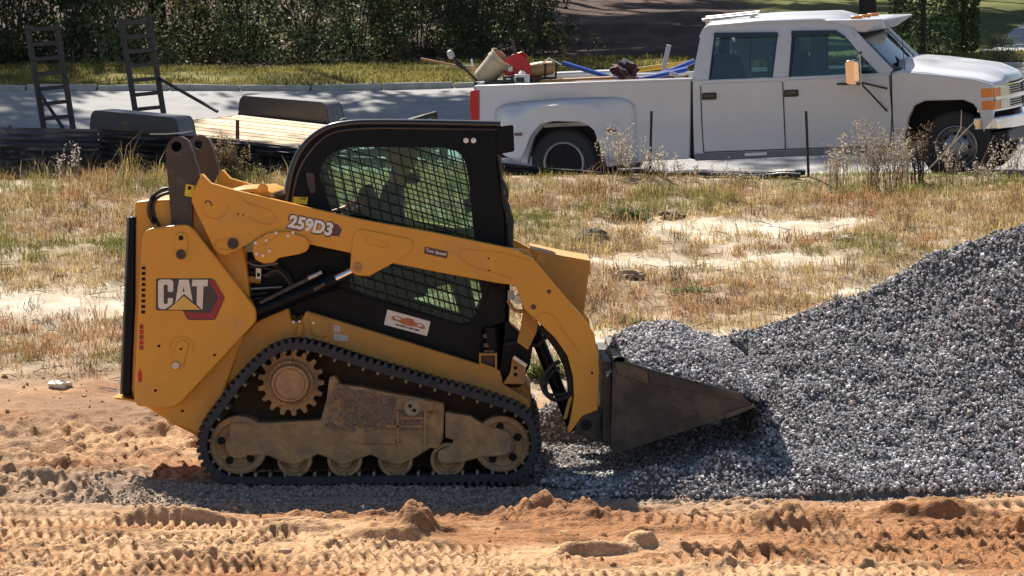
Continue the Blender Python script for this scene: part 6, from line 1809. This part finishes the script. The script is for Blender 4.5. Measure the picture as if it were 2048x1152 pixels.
shr = [(-11.6, 34.6, 0), (-10.2, 34.2, 2), (-9.1, 34.6, 3), (-8.0, 34.3, 0), (-7.0, 34.7, 1), (-6.1, 34.0, 3), (-5.2, 34.6, 2), (-4.2, 34.3, 0), (-3.3, 34.4, 3), (-2.5, 34.8, 0), (-1.5, 35.2, 2), (-.6, 35.6, 0), (.3, 36.6, 2),
       (-10.9, 36.4, 1), (-9.4, 36.8, 3), (-8.2, 36.4, 2), (-6.8, 36.6, 1), (-5.6, 36.6, 0), (-4.6, 36.8, 1), (-3.4, 36.8, 0), (-2.2, 37.2, 1), (-.9, 37.8, 0), (.4, 38.8, 0), (-7.6, 38.6, 0), (-5.0, 39.0, 0), (-2.6, 39.4, 2), (-.2, 40.6, 0), (-10.0, 38.8, 0)]
where = ['at the far left end of the wood edge', 'behind the left ladder ramp', 'left of the first ramp', 'between the two ramps', 'right of the left ladder ramp', 'behind the right ladder ramp', 'right of the second ramp', 'above the trailer front fender', 'with pale leaves above the trailer', 'above the empty road', 'above the sunlit strip of verge', 'behind the tools in the truck bed', 'at the right end of the wood edge']
where2 = ['beyond the left frame edge', 'left of the left ramp', 'over the left ramp top', 'just right of the left ramp', 'left of the right ramp', 'over the right ramp top', 'over the far trailer fender', 'over the middle of the road', 'over the sunlit verge', 'over the string trimmer',
          'between the two ramps, deep in shade', 'over the trailer deck, deep in shade', 'over the kerb centre, deep in shade', 'over the red fuel can, deep in shade', 'at the left frame edge, deep in shade']
kinds_ = ['dense dark green shrub', 'broad-leaved glossy shrub', 'rounded fine-leaved shrub', 'pale yellow green shrub']
used = set()
for i, (x, y, k) in enumerate(shr):
    o = protos[k] if k not in used else copy_tree(protos[k]); used.add(k)
    o.location = (x, y, gz(x, y) - .05); o.rotation_euler = (0, 0, rng.uniform(0, 6.28)); s = rng.uniform(.85, 1.2) * (1 if i < 13 else .92); o.scale = (s, s, s)
    if i < 13: tag(o, kinds_[k] + ' ' + where[i], 'shrub', 'shrubs along the wood edge')
    else: tag(o, ('second-row ' if i < 23 else 'rearmost ') + kinds_[k] + ' ' + where2[i - 13], 'shrub', 'shrubs deeper in the wood')
def make_tree(hh, n, sz, crown_r, z0, ca, cb, name='tree', tr=.16):
    root = empty(name)
    bend = rng.normal(0, .25, 2)
    pts = [(bend[0] * t ** 2, bend[1] * t ** 2, -.2 + hh * .95 * t) for t in np.linspace(0, 1, 8)]
    tk = MB().tube(pts, [tr * (1.25 if i == 0 else 1 - i * .115) for i in range(8)], 10).build('trunk', m_bark, root)
    lim = MB(); tips = []
    for i in range(16):
        t = rng.uniform(z0 / hh, .95); a = rng.uniform(0, 6.28); L = crown_r * rng.uniform(.55, 1.0) * (1.15 - .6 * (t - z0 / hh) / (1 - z0 / hh))
        p = Vector((bend[0] * t ** 2, bend[1] * t ** 2, hh * .95 * t)); q = p + Vector((math.cos(a) * L, math.sin(a) * L, L * rng.uniform(.1, .5)))
        lim.tube([p, (p + q) / 2 + Vector((0, 0, .12 * L)), q], [.05, .03, .01], 5); tips.append((p, q))
    lim.build('limbs', m_bark, root, kind='stuff')
    def shp(m):
        out = []
        for j in range(m):
            p, q = tips[rng.integers(0, len(tips))]; out.append(p + (q - p) * rng.uniform(.35, 1.1) + Vector(rng.normal(0, .35, 3)))
        return np.array([tuple(v) for v in out])
    P, k = clump_points(n, 70, .75, shp)
    V, T, C = leaf_mesh('c', P, rng.uniform(.6, 1.2, n) * sz, leaf_tint(n, k, 70, ca, cb))
    np_mesh('crown', V, T, m_leaf, C, root, kind='stuff')
    return root
tp_ = [make_tree(16, 5200, .17, 3.4, 6.5, (.03, .045, .015), (.08, .10, .03)), make_tree(13, 5200, .16, 3.2, 4.2, (.03, .05, .018), (.07, .10, .035)), make_tree(22, 4200, .17, 3.0, 11, (.03, .045, .015), (.08, .10, .03))]
trees = [(-13.4, 36.2, 2), (-14.6, 39.5, 2), (-11.5, 42, 0), (-2.2, 36.8, 2), (-.8, 41.0, 2), (-1.0, 39.4, 1), (.2, 43.5, 2), (1.0, 57, 2), (-1.6, 47.5, 0), (3.2, 57, 2), (-2.6, 52, 2), (-1.0, 58, 2), (5.0, 61, 2), (1.8, 63, 2), (-4.2, 56, 2), (9.5, 55, 0), (11.5, 51, 1), (12, 48, 1), (-5.9, 36.6, 2), (-12.2, 35.2, 2), (-3.2, 61, 2), (-1.6, 66, 2), (-6.2, 60, 2)]
TW = ['nearest the road, standing just outside the left edge', 'outside the left edge behind the nearest tree there', 'outside the left edge, farthest back in the wood', 'rising from the shrubs above the right half of the verge', 'tallest and second in the shrubs above the trimmer grip',
      'at the right end of the shrubs above the wooden handle', 'on the leafy slope above the red fuel can', 'on top of the slope above the tan machine', 'behind the shrubs above the right part of the sunlit verge', 'on top of the slope left of the truck cab', 'deep behind the shrubs above the middle of the road',
      'far behind the shrubs above the tan bucket', 'far back on the slope above the rear roof corner', 'farthest back on the slope above the blue pipes', 'far behind the shrubs right of the far fender', 'on the lawn behind the broad clipped evergreen', 'on the lawn outside the right edge, nearer the driveway', 'on the lawn outside the right edge, nearest the road', 'rising from the shrubs right of the right ramp', 'just outside the left edge, second from the road', 'very far behind the shrubs above the kerb centre', 'very far behind, above the string trimmer grip', 'very far behind the shrubs above the far fender']
usedt = set()
for i, (x, y, k) in enumerate(trees):
    o = tp_[k] if k not in usedt else copy_tree(tp_[k]); usedt.add(k)
    o.location = (x, y, gz(x, y)); o.rotation_euler = (0, 0, rng.uniform(0, 6.28)); s = rng.uniform(.9, 1.15) * (.85 if i == 18 else 1); o.scale = (s, s, s)
    tag(o, 'tall dark tree ' + TW[i], 'tree', 'trees of the wood and slope beyond the road')
# dark trunk on the lawn above the cab of the truck
lt_ = copy_tree(tp_[0]); p = W(1735, 38, 44); lt_.location = (p.x, 44, gz(p.x, 44)); tag(lt_, 'dark tree trunk rising on the lawn just above the roof of the truck', 'tree'); lt_.scale = (.9, .9, .9)
# clipped conical evergreens
def conifer(px, wpx, d, lab, n=9000):
    p = W(px, 104, d - 20); Y = d - 20; z = gz(p.x, Y); r = wpx / 2 / F * d
    root = empty('conical_evergreen', (p.x, Y, z)); tag(root, lab, 'evergreen', 'pair of clipped evergreens')
    hh = 2.9
    t = rng.random(n) ** .9; a = rng.uniform(0, 6.28, n)
    lump = 1 + .16 * (fbm(a * 2.2, t * 9, 3, px) - .5) * 2
    rad = r * np.clip(1.03 - .75 * t ** 2.2, 0, 1) * np.clip(t * 14 + .6, 0, 1) * lump * (1 - .35 * rng.random(n) ** 2.5)
    P = np.stack([rad * np.cos(a), rad * np.sin(a), .05 + t * hh], -1)
    V, T, C = leaf_mesh('f', P, rng.uniform(.022, .045, n), mixc((.03, .052, .02), (.10, .145, .055), rng.random(n)))
    np_mesh('foliage', V, T, m_leaf, C, root, kind='stuff')
    MB().tube([(0, 0, -.1), (0, 0, hh * .9)], [.05, .02], 8).build('trunk', m_bark, root)
conifer(1846, 136, 53.0, 'broad clipped evergreen standing behind the bonnet of the truck')
conifer(1926, 66, 54.2, 'narrower clipped evergreen on the right beside the driveway')
p = W(2024, 128, 26.5); o = copy_tree(protos[3]); o.scale = (.42, .42, .26); o.location = (p.x, 27.6, gz(p.x, 27.6)); o.name = 'shrub'; tag(o, 'low variegated shrub by the driveway beyond the nose of the truck', 'shrub')
p = W(1530, 38, 42); o = copy_tree(protos[3]); o.scale = (.55, .55, .22); o.location = (p.x, 42, gz(p.x, 42)); tag(o, 'low shrub on the slope behind the roof rails of the truck', 'shrub')
